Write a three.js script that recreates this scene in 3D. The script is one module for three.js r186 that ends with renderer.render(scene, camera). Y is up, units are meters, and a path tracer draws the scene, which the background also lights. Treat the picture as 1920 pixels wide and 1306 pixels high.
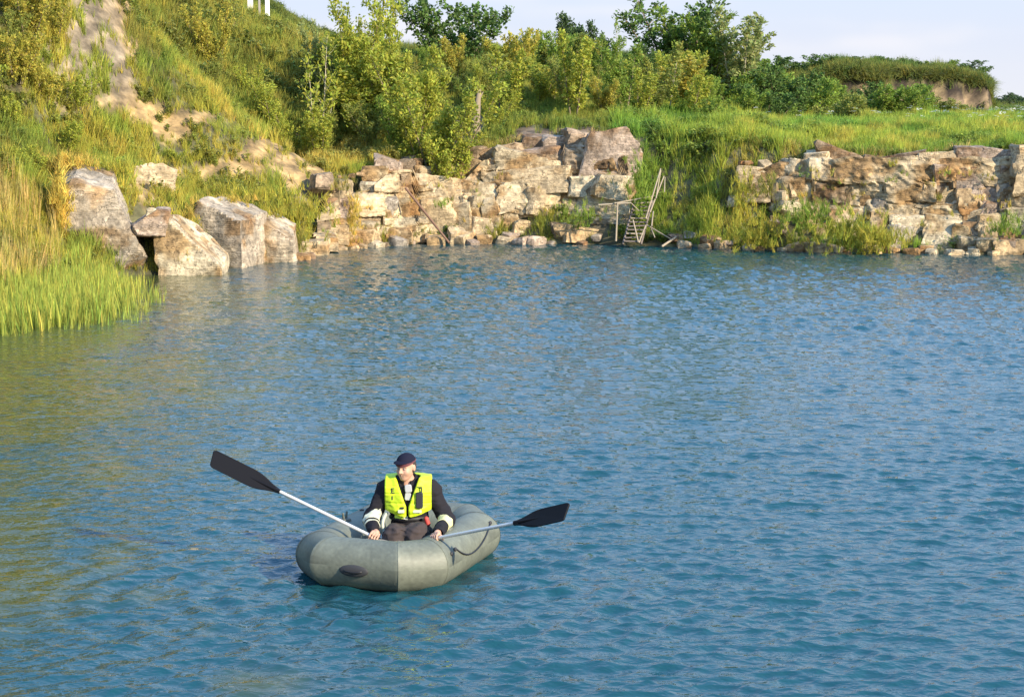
import * as THREE from 'three';
import { mergeGeometries, toCreasedNormals } from 'three/addons/utils/BufferGeometryUtils.js';
import { ImprovedNoise } from 'three/addons/math/ImprovedNoise.js';

// ---------------------------------------------------------------- camera, sky, sun, exposure
const scene = new THREE.Scene();
const CAM_H = 4.1, FOCAL = 3500, HORIZON = 200, W0 = 1920, H0 = 1306;
const PITCH = Math.atan((H0 / 2 - HORIZON) / FOCAL);
const camera = new THREE.PerspectiveCamera(2 * Math.atan(H0 / 2 / FOCAL) * 180 / Math.PI, W0 / H0, 0.1, 3000);
camera.position.set(0, CAM_H, 0);
camera.rotation.set(-PITCH, 0, 0);

const renderer = new THREE.WebGLRenderer({ antialias: true });
renderer.toneMapping = THREE.LinearToneMapping;
renderer.toneMappingExposure = 2.25;
renderer.shadowMap.enabled = true;

const SUN_AZ = 48 * Math.PI / 180, SUN_EL = 25 * Math.PI / 180;      // from behind the camera towards its right
const sunDir = new THREE.Vector3(Math.sin(SUN_AZ) * Math.cos(SUN_EL), Math.sin(SUN_EL), Math.cos(SUN_AZ) * Math.cos(SUN_EL));
const sun = new THREE.DirectionalLight(new THREE.Color().setRGB(1.0, 0.86, 0.66), 4.1);
sun.position.copy(sunDir).multiplyScalar(80).add(new THREE.Vector3(0, 0, -30));
sun.target.position.set(0, 0, -30); scene.add(sun, sun.target);
sun.castShadow = true; sun.shadow.mapSize.set(4096, 4096); sun.shadow.radius = 1.5;
Object.assign(sun.shadow.camera, { left: -60, right: 60, top: 40, bottom: -40, near: 1, far: 300 });

// ---------------------------------------------------------------- helpers
let seedState = 1;
const setSeed = (s) => { seedState = (s * 2654435761) >>> 0 || 1; };
const rnd = () => { seedState |= 0; seedState = (seedState + 0x6D2B79F5) | 0; let t = Math.imul(seedState ^ (seedState >>> 15), 1 | seedState); t = (t + Math.imul(t ^ (t >>> 7), 61 | t)) ^ t; return ((t ^ (t >>> 14)) >>> 0) / 4294967296; };
const rr = (a, b) => a + (b - a) * rnd();
const gauss = () => Math.sqrt(-2 * Math.log(1 - rnd() * 0.99999)) * Math.cos(2 * Math.PI * rnd());
const lerp = (a, b, t) => a + (b - a) * t;
const clamp = (x, a = 0, b = 1) => Math.max(a, Math.min(b, x));
const sstep = (a, b, x) => { const t = clamp((x - a) / (b - a)); return t * t * (3 - 2 * t); };
const V = (x, y, z) => new THREE.Vector3(x, y, z);
const perlin = new ImprovedNoise();
const n3 = (x, y, z) => perlin.noise(x + 31.7, y + 11.3, z + 57.1);
const fbm = (x, y, z, o = 4) => { let s = 0, a = 0.5; for (let i = 0; i < o; i++) { s += a * n3(x, y, z); x *= 2.03; y *= 2.03; z *= 2.03; a *= 0.5; } return s; };
const piece = (tab, x) => { if (x <= tab[0][0]) return tab[0][1]; for (let i = 1; i < tab.length; i++) if (x <= tab[i][0]) { const t = (x - tab[i - 1][0]) / (tab[i][0] - tab[i - 1][0]); return lerp(tab[i - 1][1], tab[i][1], t); } return tab[tab.length - 1][1]; };
const K = 1.458;                                                     // one survey unit of distance in metres
// a point of the place, surveyed from the photograph: direction through (px, py), d survey units ahead
function at(px, py, d) {
  const x = (px - W0 / 2) / FOCAL, y = -(py - H0 / 2) / FOCAL, c = Math.cos(PITCH), s = Math.sin(PITCH);
  const t = d * K / (c + y * s);
  return V(t * x, CAM_H + t * (y * c - s), -d * K);
}
function atHeight(px, py, h) { const a = at(px, py, 10), t = (h - CAM_H) / (a.y - CAM_H); return V(a.x * t, h, a.z * t); }
const used = {};
const numbered = (n) => { const k = used[n] = (used[n] ?? -1) + 1; return k ? n + '_' + String(k).padStart(3, '0') : n; };
function tag(o, label, category, group, kind) {
  if (label) o.userData.label = label;
  if (category) o.userData.category = category;
  if (group) o.userData.group = group;
  if (kind) o.userData.kind = kind;
  return o;
}
function mesh(name, geo, mat, parent = scene) {
  const m = new THREE.Mesh(geo, mat);
  m.name = parent === scene ? numbered(name) : name;
  m.castShadow = m.receiveShadow = true;
  parent.add(m); return m;
}
function thing(name, label, category, pos = V(0, 0, 0), turn = 0, group) {
  const o = new THREE.Group(); o.name = numbered(name); scene.add(o);
  o.position.copy(pos); o.rotation.y = turn; return tag(o, label, category, group);
}
const rgb = (r, g, b) => new THREE.Color().setRGB(r, g, b);
function std(o) { const m = new THREE.MeshStandardMaterial({ roughness: 0.85, metalness: 0, ...o }); return m; }
function phys(o) { return new THREE.MeshPhysicalMaterial({ roughness: 0.85, metalness: 0, ...o }); }
function leafMat(c, through = 0.35) { return phys({ color: c, vertexColors: true, roughness: 0.9, transmission: through, thickness: 0, ior: 1.3, specularIntensity: 0.35, side: THREE.DoubleSide }); }

// tileable value noise for textures
function tileNoise(size, cells, seed) {
  setSeed(seed); const g = new Float32Array(cells * cells); for (let i = 0; i < g.length; i++) g[i] = rnd();
  const out = new Float32Array(size * size);
  for (let y = 0; y < size; y++) for (let x = 0; x < size; x++) {
    const fx = x / size * cells, fy = y / size * cells, x0 = Math.floor(fx), y0 = Math.floor(fy);
    let tx = fx - x0, ty = fy - y0; tx = tx * tx * (3 - 2 * tx); ty = ty * ty * (3 - 2 * ty);
    const a = g[(y0 % cells) * cells + x0 % cells], b = g[(y0 % cells) * cells + (x0 + 1) % cells];
    const c = g[((y0 + 1) % cells) * cells + x0 % cells], d = g[((y0 + 1) % cells) * cells + (x0 + 1) % cells];
    out[y * size + x] = lerp(lerp(a, b, tx), lerp(c, d, tx), ty);
  }
  return out;
}
function tileFbm(size, cells, oct, seed, gain = 0.5) {
  const out = new Float32Array(size * size); let a = 1, tot = 0;
  for (let o = 0; o < oct; o++) { const n = tileNoise(size, Math.min(size, cells << o), seed + o * 17); for (let i = 0; i < out.length; i++) out[i] += a * n[i]; tot += a; a *= gain; }
  for (let i = 0; i < out.length; i++) out[i] /= tot;
  return out;
}
function dataTex(size, fn, srgb) {
  const d = new Uint8Array(size * size * 4);
  for (let i = 0; i < size * size; i++) { const c = fn(i); for (let k = 0; k < 3; k++) d[i * 4 + k] = clamp(c[k] ?? c[0]) * 255; d[i * 4 + 3] = 255; }
  const t = new THREE.DataTexture(d, size, size); t.magFilter = THREE.LinearFilter; t.minFilter = THREE.LinearMipmapLinearFilter; t.generateMipmaps = true;
  t.wrapS = t.wrapT = THREE.RepeatWrapping; if (srgb) t.colorSpace = THREE.SRGBColorSpace; t.needsUpdate = true; return t;
}

// ---------------------------------------------------------------- sky (computed): clear blue, pale and hazy low down, faint cloud
{
  const w = 2048, h = 1024, data = new Float32Array(w * h * 4);
  const ramp = [[-90, [0.20, 0.20, 0.16]], [-3, [0.34, 0.35, 0.34]], [0, [0.385, 0.39, 0.42]], [2, [0.35, 0.375, 0.435]], [5, [0.31, 0.38, 0.475]], [10, [0.29, 0.42, 0.595]], [20, [0.255, 0.44, 0.725]], [40, [0.175, 0.40, 0.785]], [90, [0.115, 0.29, 0.67]]];
  for (let y = 0; y < h; y++) {
    const el = ((y + 0.5) / h - 0.5) * Math.PI, deg = el * 180 / Math.PI;
    let i = 1; while (i < ramp.length - 1 && deg > ramp[i][0]) i++;
    const t = clamp((deg - ramp[i - 1][0]) / (ramp[i][0] - ramp[i - 1][0])), base = ramp[i - 1][1].map((v, k) => lerp(v, ramp[i][1][k], t));
    const ce = Math.cos(el), se = Math.sin(el);
    for (let x = 0; x < w; x++) {
      const az = ((x + 0.5) / w - 0.5) * 2 * Math.PI, dx = Math.cos(az) * ce, dz = Math.sin(az) * ce;
      const cs = dx * sunDir.x + se * sunDir.y + dz * sunDir.z, glow = 0.10 * Math.pow(Math.max(0, cs), 6);
      let cl = 0;
      if (deg > 0.3) {
        const q = fbm(dx * 7, se * 38, dz * 7, 5) + 0.5 * fbm(dx * 2.2 + 9, se * 9, dz * 2.2, 3);
        cl = sstep(-0.12, 0.22, q) * 0.7 * sstep(0.3, 1.6, deg) * (1 - 0.65 * sstep(8, 45, deg));
      }
      const o = (y * w + x) * 4, c = [0.43, 0.425, 0.445];
      for (let k = 0; k < 3; k++) data[o + k] = lerp(base[k] + glow * [1, 0.9, 0.7][k], c[k], cl);
      data[o + 3] = 1;
    }
  }
  const sky = new THREE.DataTexture(data, w, h, THREE.RGBAFormat, THREE.FloatType);
  sky.mapping = THREE.EquirectangularReflectionMapping; sky.magFilter = THREE.LinearFilter; sky.minFilter = THREE.LinearFilter; sky.needsUpdate = true;
  scene.background = sky; scene.environment = sky;
}

// ---------------------------------------------------------------- terrain
const SHORE = [[-60, -20], [-18, 8], [-14, 15], [-11.9, 20], [-11.0, 25], [-10.3, 29], [-9.4, 31], [-8, 31.7], [-7.2, 33], [-6, 34.6], [-5.4, 36.4], [-4.6, 37.3], [-3, 38.4], [-1, 38.6], [1.5, 38.5], [3, 38.1], [4.5, 37.7], [7, 36.9], [9, 36.4], [11, 36.0], [14, 35.6], [17, 34.8], [20, 34], [26, 32], [40, 26], [90, 0]];
const shoreD = (x) => piece(SHORE, x);
function shoreDist(x, d) {
  let m = 1e9;
  for (let i = 1; i < SHORE.length; i++) {
    const [ax, ay] = SHORE[i - 1], [bx, by] = SHORE[i], ex = bx - ax, ey = by - ay;
    const t = clamp(((x - ax) * ex + (d - ay) * ey) / (ex * ex + ey * ey)), qx = ax + ex * t - x, qy = ay + ey * t - d;
    m = Math.min(m, qx * qx + qy * qy);
  }
  return Math.sqrt(m) * (d > shoreD(x) ? 1 : -1);
}
// heights read off the photograph: [px, py, distance]
const SURVEY = [
  [640, 345, 38.2], [570, 315, 38], [460, 258, 37.5], [350, 203, 37], [250, 132, 36.6], [165, 5, 36.2], [60, -170, 36.6], [-120, -480, 37.5], [-400, -850, 38.5], [-700, -1000, 38], [-300, -800, 44], [0, -480, 46],
  [130, 318, 33.2], [150, 325, 32.3], [230, 345, 32.7], [420, 388, 34.0], [500, 408, 34.6], [0, 330, 31], [250, 335, 33.9], [350, 345, 35.2], [480, 355, 36.5], [560, 350, 37.2], [0, 445, 28], [-200, 330, 28], [-400, 230, 28], [150, 215, 34.8], [50, 180, 33.8], [50, 10, 35], [250, 245, 35.6], [-250, 60, 33], [-600, 60, 27], [400, 300, 36.2],
  [560, 300, 41], [450, 205, 41.5], [350, 150, 41.5], [270, 90, 42.5], [480, 92, 46], [560, 100, 47], [490, 46, 50], [590, 80, 50], [420, 14, 51], [335, -60, 51.5], [250, -190, 52], [100, -440, 53], [180, -420, 58], [-100, -800, 54], [640, 160, 45], [700, 118, 50], [800, 126, 51], [1000, 126, 52], [1200, 138, 54], [1420, 142, 57],
  [700, 300, 39.8], [740, 210, 43], [820, 300, 39.8], [900, 262, 41], [1000, 258, 40], [1100, 252, 40], [1180, 262, 39.6], [1000, 165, 46], [1150, 165, 46], [1200, 225, 42], [1300, 220, 45], [1300, 250, 40.5], [1400, 248, 39.5],
  [1500, 290, 37.6], [1650, 293, 37.4], [1750, 293, 37], [1920, 285, 36.6], [2100, 285, 36], [2400, 285, 34.5], [1500, 240, 44], [1700, 240, 44], [1900, 243, 44], [1700, 222, 52], [1500, 222, 52], [1900, 224, 55], [2200, 232, 50], [1500, 212, 62], [1760, 214, 62], [2100, 216, 66], [2600, 225, 60], [960, 118, 66], [400, 60, 66],
].map(([px, py, d]) => { const p = at(px, py, d); return [p.x, d, p.y]; });
const tps = (() => {
  const n = SURVEY.length, N = n + 3, A = [], U = (r2) => (r2 < 1e-9 ? 0 : 0.5 * r2 * Math.log(r2));
  for (let i = 0; i < N; i++) A.push(new Float64Array(N + 1));
  for (let i = 0; i < n; i++) {
    for (let j = 0; j < n; j++) A[i][j] = U((SURVEY[i][0] - SURVEY[j][0]) ** 2 + (SURVEY[i][1] - SURVEY[j][1]) ** 2) + (i === j ? 0.6 : 0);
    A[i][n] = A[n][i] = 1; A[i][n + 1] = A[n + 1][i] = SURVEY[i][0]; A[i][n + 2] = A[n + 2][i] = SURVEY[i][1]; A[i][N] = SURVEY[i][2];
  }
  for (let c = 0; c < N; c++) {
    let p = c; for (let r = c + 1; r < N; r++) if (Math.abs(A[r][c]) > Math.abs(A[p][c])) p = r;
    [A[c], A[p]] = [A[p], A[c]];
    for (let r = 0; r < N; r++) if (r !== c && A[r][c]) { const f = A[r][c] / A[c][c]; for (let k = c; k <= N; k++) A[r][k] -= f * A[c][k]; }
  }
  const w = A.map((row, i) => row[N] / row[i]);
  return (x, d) => { x = clamp(x, -22, 30); d = clamp(d, 16, 68); let s = w[n] + w[n + 1] * x + w[n + 2] * d; for (let i = 0; i < n; i++) s += w[i] * U((x - SURVEY[i][0]) ** 2 + (d - SURVEY[i][1]) ** 2); return s; };
})();
const DROP = [[-16, 3.5], [-10.6, 3], [-9.8, 1.2], [-6, 1.2], [-5.2, 1.4], [2.8, 1.3], [3.6, 1.8], [4.6, 1.95], [5.7, 1.7], [6.6, 1.3], [9.3, 1.2], [40, 1.0]];
// the raised bank at the back right, cut off steeply at its front and its right end
const BANK = [[4, 57.5], [10, 57.5], [14, 58.2], [18, 58.2], [21.6, 58.4], [22.4, 60]];
function bankIn(x, d) {                                              // metres inside the bank's edge
  const front = d - piece(BANK, x) , side = (22.6 + 0.3 * n3(d * 0.7, 3, 0)) - x;
  return Math.min(front + 0.5 * n3(x * 0.6, 5.5, d * 0.2), side);
}
function rawHeight(x, d) {
  const s = shoreDist(x, d) + 0.25 * n3(x * 0.9, 1.5, d * 0.9);
  if (s < 0) return -0.12 - Math.min(2.4, -s * 0.45);
  let top = tps(x, d);
  top += 0.22 * fbm(x * 0.35, 0, d * 0.35, 4) * sstep(0, 2, s) + 0.10 * n3(x * 1.7, 7, d * 1.7);
  const b = bankIn(x, d);
  if (b > 0 && x > 2) top += 2.15 * sstep(0, 0.45, b) * sstep(11.5, 15.5, x) * (0.86 + 0.14 * sstep(0, 3, b)) * (1 - 0.28 * sstep(19.5, 22.6, x));
  const w = piece(DROP, x);
  let k = clamp(s / w); k = w < 2 ? Math.pow(k, 1.15) : sstep(-0.25, 1, k) * 1.0 - (1 - k) * sstep(-0.25, 1, 0);
  if (d > 72) top = lerp(top, 3.2 + 1.5 * fbm(x * 0.01, 0, d * 0.01, 3), sstep(72, 130, d));
  return -0.12 + (Math.max(top, 0.25) + 0.12) * k;
}
const gx = [], gd = [];
for (let x = -700; x < -26; x += Math.max(1.0, (-26 - x) * 0.22)) gx.push(x);
for (let x = -26; x <= 32; x += 0.2) gx.push(x);
for (let x = 33; x < 760; x += Math.max(1.0, (x - 32) * 0.28)) gx.push(x);
for (let d = 4; d < 16; d += 1) gd.push(d);
for (let d = 16; d <= 68; d += 0.2) gd.push(d);
for (let d = 69; d < 1500; d += Math.max(1.0, (d - 68) * 0.2)) gd.push(d);
const GH = new Float32Array(gx.length * gd.length);
for (let j = 0; j < gd.length; j++) for (let i = 0; i < gx.length; i++) GH[j * gx.length + i] = rawHeight(gx[i], gd[j]);
const find = (a, v) => { let lo = 0, hi = a.length - 2; while (lo < hi) { const m = (lo + hi + 1) >> 1; if (a[m] <= v) lo = m; else hi = m - 1; } return lo; };
function ground(x, d) {
  const i = find(gx, x), j = find(gd, d), tx = clamp((x - gx[i]) / (gx[i + 1] - gx[i])), ty = clamp((d - gd[j]) / (gd[j + 1] - gd[j])), n = gx.length;
  return lerp(lerp(GH[j * n + i], GH[j * n + i + 1], tx), lerp(GH[(j + 1) * n + i], GH[(j + 1) * n + i + 1], tx), ty);
}
const slope = (x, d) => Math.hypot(ground(x + 0.25, d) - ground(x - 0.25, d), (ground(x, d + 0.25) - ground(x, d - 0.25)) / K) / 0.5;
// bare sandy scars: [px, py, distance, half width m, half height m]
const SCARS = [[190, 30, 36.2, 0.5, 0.7], [228, 100, 36.5, 0.42, 0.6], [225, 190, 35.6, 0.6, 0.4], [270, 215, 35.8, 0.7, 0.42], [320, 240, 36.3, 0.55, 0.5], [485, 285, 37.4, 0.7, 0.5], [535, 305, 37.8, 0.7, 0.45], [450, 320, 36.8, 1.2, 0.4], [560, 330, 37.6, 0.9, 0.35], [290, 340, 33.9, 0.6, 0.35], [1820, 200, 58.3, 2.2, 0.9], [1700, 200, 58.3, 1.5, 0.5], [885, 230, 41, 0.7, 1.3], [1010, 262, 40, 1.2, 0.5], [1120, 262, 39.6, 1.2, 0.5], [240, 150, 36.6, 0.3, 0.3], [360, 222, 37, 0.9, 0.25]]
  .map(([px, py, d, a, b]) => { const p = at(px, py, d); return [p.x, p.y, d, a, b]; });
function bare(x, d, h) {
  let m = 0;
  for (const [sx, sy, sd, a, b] of SCARS) if (Math.abs(d - sd) < 2.6) m = Math.max(m, 1.05 - Math.hypot((x - sx) / a, (h - sy) / b));
  return m + 0.75 * fbm(x * 1.6, h * 1.6, d * 1.6, 3);
}
const soilMap = (() => { const a = tileFbm(512, 6, 6, 71, 0.62); return { map: dataTex(512, (i) => { const v = 0.72 + 0.5 * (a[i] - 0.5) * 1.8; return [v, v, v]; }, true), bump: dataTex(512, (i) => [a[i]]) }; })();
{
  const nx = gx.length, nd = gd.length, pos = new Float32Array(nx * nd * 3), col = new Float32Array(nx * nd * 3), uv = new Float32Array(nx * nd * 2), idx = [];
  for (let j = 0; j < nd; j++) for (let i = 0; i < nx; i++) {
    const k = j * nx + i, x = gx[i], d = gd[j], h = GH[k];
    pos.set([x, h, -d * K], k * 3); uv.set([(x - h * 0.8) * 0.4, (d * K + h * 0.8) * 0.4], k * 2);
    let c = [0.16, 0.15, 0.065];                                      // thatch and turf
    const fine = x > -25 && x < 31 && d > 17 && d < 67;
    const q = fbm(x * 0.6, 4, d * 0.6, 3); c = c.map((v, m) => v * (1 + 0.5 * q) + (q > 0 ? q * [0.12, 0.09, 0.03][m] : 0));
    if (fine) {
      const m = bare(x, d, h), sl = slope(x, d);
      const sand = sstep(0.15, 0.4, m), dark = (x > -2.5 && x < 3.4 && d < 44) || d > 55 ? 1 : 0;
      c = c.map((v, n) => lerp(v, (dark ? [0.27, 0.19, 0.12] : [0.58, 0.39, 0.17])[n], sand));
      if (d > 56 && x > 14 && h > 4.62 && h < 5.3 && bankIn(x, d) < 1.0) c = [0.075, 0.055, 0.045];          // band of dark topsoil under the turf
      else if (d > 56 && x > 14 && h > 3.2 && h <= 4.62 && bankIn(x, d) < 0.9 && bankIn(x, d) > -0.2) c = [0.46, 0.33, 0.19];
      const rock = sstep(1.5, 2.2, sl) * (d < 41 ? 1 : 0); c = c.map((v, n) => lerp(v, [0.36, 0.29, 0.20][n], rock));
    }
    if (h < -0.1) c = [0.10, 0.09, 0.05];
    col.set(c, k * 3);
  }
  for (let j = 0; j < nd - 1; j++) for (let i = 0; i < nx - 1; i++) { const a = j * nx + i, b = a + 1, c = a + nx, e = c + 1; idx.push(a, b, c, b, e, c); }
  const g = new THREE.BufferGeometry(); g.setAttribute('position', new THREE.BufferAttribute(pos, 3)); g.setAttribute('color', new THREE.BufferAttribute(col, 3)); g.setAttribute('uv', new THREE.BufferAttribute(uv, 2)); g.setIndex(idx); g.computeVertexNormals();
  const m = mesh('ground', g, std({ vertexColors: true, map: soilMap.map, bumpMap: soilMap.bump, bumpScale: 0.06, roughness: 0.95 })); m.userData.kind = 'structure'; m.userData.label = 'grassy sandy quarry banks and the ground beyond';
}

// ---------------------------------------------------------------- water: wind ripples as real relief
const BOAT = { x: -1.01, d: 16.5, turn: -0.34 };
{
  setSeed(404);
  const waves = [];
  for (let i = 0; i < 84; i++) {
    const lam = 0.11 * Math.pow(7, Math.pow(rnd(), 1.5)), ang = gauss() * 0.42 + (rnd() < 0.22 ? 0.6 : -0.16), k = 2 * Math.PI / lam;
    const st = 0.038 * (lam > 0.45 ? 0.55 : lam < 0.28 ? 1.2 : 1) * rr(0.6, 1.3);
    waves.push([Math.sin(ang) * k, Math.cos(ang) * k, st / k, rnd() * 6.283]);
  }
  const rings = [[-2.3, 15.4, 0.013, 0.40], [-3.5, 14.2, 0.010, 0.5], [0.1, 15.9, 0.012, 0.34], [-1.1, 15.5, 0.012, 0.30], [-4.2, 16.5, 0.008, 0.45], [-0.2, 14.6, 0.008, 0.28]];
  const rows = [], cols = 640, a0 = -0.5, a1 = 0.5;
  for (let d = 8.4; d < 68; d *= d < 22 ? 1.0021 : 1.0034) rows.push(d);
  const n = rows.length, pos = new Float32Array(n * cols * 3), uv = new Float32Array(n * cols * 2), tint = new Float32Array(n * cols * 3), idx = [];
  for (let j = 0; j < n; j++) for (let i = 0; i < cols; i++) {
    const a = lerp(a0, a1, i / (cols - 1)), x = Math.tan(a) * rows[j], d = rows[j], k = j * cols + i;
    const gust = 0.72 + 0.95 * (fbm(x * 0.16 + 3, 2.2, d * 0.08, 3) + 0.18) ;
    const rb = ((x - BOAT.x) ** 2 + (d - BOAT.d + 0.5) ** 2), lee = lerp(0.48, 1, sstep(-5.5, -0.5, x - 0.8 * n3(d * 0.25, 4, 2))) * (1 - 0.45 * Math.exp(-rb / 1.6));
    let h = 0, ox = 0, od = 0;
    for (const [kx, kd, am, ph] of waves) { const p = kx * x + kd * d + ph, sn = Math.sin(p), c = Math.cos(p), kk = Math.hypot(kx, kd); h += am * c; ox -= am * sn * kx / kk; od -= am * sn * kd / kk; }
    const G = gust * lee * lerp(1, 1.6, sstep(22, 44, d)); h *= G;
    // olive hillside reflection painted into the water colour in patches; blue green elsewhere
    const hillReflection = sstep(-0.05, 0.45, 0.17 * (-3.3 - x - 0.03 * d) + 1.3 * fbm(x * 0.45 + 2, 8, d * 0.3, 4) + 0.5 * n3(x * 1.6, 3, d * 0.9));
    for (let c = 0; c < 3; c++) tint[k * 3 + c] = lerp([0.007, 0.053, 0.068][c], [0.050, 0.064, 0.024][c], hillReflection);
    for (const [rx, rd, am, lam] of rings) { const r = Math.hypot(x - rx, d - rd); h += am * Math.sin(r * 6.283 / lam) * Math.exp(-r * r / 3.2) * sstep(0, 0.3, r); }
    pos.set([x + ox * 1.05 * G, h, -(d + od * 1.05 * G)], k * 3); uv.set([x, d], k * 2);
  }
  for (let j = 0; j < n - 1; j++) for (let i = 0; i < cols - 1; i++) { const a = j * cols + i, b = a + 1, c = a + cols, e = c + 1; idx.push(a, b, c, b, e, c); }
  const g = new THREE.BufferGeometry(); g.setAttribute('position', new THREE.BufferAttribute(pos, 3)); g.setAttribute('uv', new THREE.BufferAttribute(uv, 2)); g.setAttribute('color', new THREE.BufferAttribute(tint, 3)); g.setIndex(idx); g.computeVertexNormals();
  const rip = tileFbm(512, 10, 4, 91, 0.6), tex = dataTex(512, (i) => [rip[i]]); tex.repeat.set(0.55, 0.9);
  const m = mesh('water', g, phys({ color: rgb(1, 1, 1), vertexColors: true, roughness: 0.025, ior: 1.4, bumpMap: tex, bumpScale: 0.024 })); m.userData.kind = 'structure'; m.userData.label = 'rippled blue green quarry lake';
}
// ---------------------------------------------------------------- rock
const rockTex = (() => {
  const a = tileFbm(1024, 5, 7, 11, 0.6), b = tileFbm(1024, 3, 4, 23), c = tileFbm(1024, 24, 5, 37, 0.65), bed = tileFbm(1024, 8, 5, 53, 0.6);
  const crack = (i) => { const v = Math.abs(a[i] - 0.5); return sstep(0.0, 0.012, v); };
  const N = 1024, warp = (i) => { const y = Math.floor(i / N), x = i % N, yy = ((Math.floor(y * 5 + bed[i] * 260)) % N + N) % N; return c[yy * N + ((x >> 3) % N)]; };
  const map = dataTex(N, (i) => {
    const stain = sstep(0.54, 0.72, b[i]), pale = sstep(0.5, 0.36, b[i]), k = (0.74 + 0.55 * (c[i] - 0.5) + 0.35 * (a[i] - 0.5) + 0.22 * (warp(i) - 0.5)) * (0.78 + 0.22 * crack(i));
    return [clamp(k * (1 - 0.16 * stain + 0.10 * pale)), clamp(k * (0.985 - 0.24 * stain + 0.10 * pale)), clamp(k * (0.95 - 0.34 * stain + 0.10 * pale))];
  }, true);
  const bump = dataTex(N, (i) => [0.45 * a[i] + 0.3 * c[i] + 0.25 * warp(i) - 0.2 * (1 - crack(i))]);
  return { map, bump };
})();
const rockMat = (r, g, b) => std({ color: rgb(r, g, b), map: rockTex.map, bumpMap: rockTex.bump, bumpScale: 0.08, roughness: 0.92, vertexColors: true });
const TONES = { c: [[0.66, 0.53, 0.35], [0.62, 0.49, 0.31], [0.71, 0.59, 0.40]], w: [[0.76, 0.66, 0.48], [0.74, 0.62, 0.43]], g: [[0.50, 0.45, 0.39], [0.56, 0.50, 0.43], [0.45, 0.40, 0.34]], b: [[0.42, 0.32, 0.22], [0.36, 0.27, 0.20], [0.47, 0.36, 0.26]], p: [[0.58, 0.46, 0.37], [0.52, 0.41, 0.34]], o: [[0.70, 0.52, 0.31], [0.63, 0.48, 0.30]] };
const toneMats = {}; for (const k in TONES) toneMats[k] = TONES[k].map((t) => rockMat(...t));
// a broken block: the box w x h x d cut by tilted planes, its faces roughened
function rockGeo(w, h, d, seed, { n = 5, cuts = 6, tilt = 0.10, rough = 0.05, bed = 0.02, shape, lichen = 0.5, planes: extra = [] } = {}) {
  setSeed(seed);
  const planes = [], add = (nx, ny, nz, k) => { const v = V(nx, ny, nz).normalize(); planes.push([v.x, v.y, v.z, k]); };
  for (const [ax, s] of [[0, 1], [0, -1], [1, 1], [1, -1], [2, 1], [2, -1]]) { const v = [0, 0, 0]; v[ax] = s; for (let k = 0; k < 3; k++) if (k !== ax) v[k] = gauss() * tilt; add(...v, [w, h, d][ax] / 2); }
  for (let i = 0; i < cuts; i++) {
    const v = V(rr(-1, 1), rr(-1, 1), rr(-1, 1)); v.x = Math.sign(v.x) * Math.max(0.25, Math.abs(v.x)); v.y = Math.sign(v.y) * Math.max(0.2, Math.abs(v.y)); v.normalize();
    const reach = Math.abs(v.x) * w / 2 + Math.abs(v.y) * h / 2 + Math.abs(v.z) * d / 2; planes.push([v.x, v.y, v.z, reach * rr(0.72, 0.97)]);
  }
  for (const p of extra) add(...p);
  const seg = (l) => Math.max(2, Math.round(n * Math.sqrt(l / Math.cbrt(w * h * d))));
  let g = new THREE.BoxGeometry(w, h, d, seg(w), seg(h), seg(d));
  const p = g.attributes.position, sz = Math.cbrt(w * h * d), so = seed * 3.71 % 97;
  for (let i = 0; i < p.count; i++) {
    const v = V(p.getX(i), p.getY(i), p.getZ(i)), l = v.length(); v.divideScalar(l);
    let r = 1e9; for (const [a, b, c, k] of planes) { const q = a * v.x + b * v.y + c * v.z; if (q > 1e-4) r = Math.min(r, k / q); }
    v.multiplyScalar(r);
    const f = 1 + (rough * 1.6 * fbm(v.x / sz * 2.2 + so, v.y / sz * 2.2, v.z / sz * 2.2, 3));
    const lay = bed * Math.round(4 * n3(so, v.y / sz * 7, 0.3)) / 4;
    v.x *= f + lay; v.z *= f + lay; v.y *= 1 + rough * 0.7 * n3(v.x * 3 + so, v.y * 3, v.z * 3);
    if (shape) shape(v);
    p.setXYZ(i, v.x, v.y, v.z);
  }
  g = toCreasedNormals(g.toNonIndexed ? (g.index ? g.toNonIndexed() : g) : g, 0.55);
  const q = g.attributes.position, uv = new Float32Array(q.count * 2), col = new Float32Array(q.count * 3), a = V(), b = V(), c = V();
  const ou = (seed * 0.377) % 1, ov = (seed * 0.613) % 1;
  for (let i = 0; i < q.count; i += 3) {
    a.fromBufferAttribute(q, i); b.fromBufferAttribute(q, i + 1); c.fromBufferAttribute(q, i + 2);
    const nn = b.clone().sub(a).cross(c.clone().sub(a)), ax = Math.abs(nn.x), ay = Math.abs(nn.y), az = Math.abs(nn.z);
    [a, b, c].forEach((v, k) => {
      const t = ay > ax && ay > az ? [v.x, v.z] : ax > az ? [v.z, v.y] : [v.x, v.y];
      uv[(i + k) * 2] = t[0] * 0.42 + ou; uv[(i + k) * 2 + 1] = t[1] * 0.42 + ov;
      const o = sstep(0.12, 0.34, fbm(v.x * 1.3 + so, v.y * 1.3 + 4, v.z * 1.3, 4)) * lichen, gr = sstep(0.1, 0.35, fbm(v.x * 0.9 - so, v.y * 1.1, v.z * 0.9 + 8, 4)) * 0.45;
      const m = [1, 1, 1].map((u, z) => u * lerp(1, [1.0, 0.74, 0.46][z], o) * lerp(1, [0.62, 0.60, 0.60][z], gr));
      col.set(m, (i + k) * 3);
    });
  }
  g.setAttribute('uv', new THREE.BufferAttribute(uv, 2)); g.setAttribute('color', new THREE.BufferAttribute(col, 3));
  return g;
}
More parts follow.
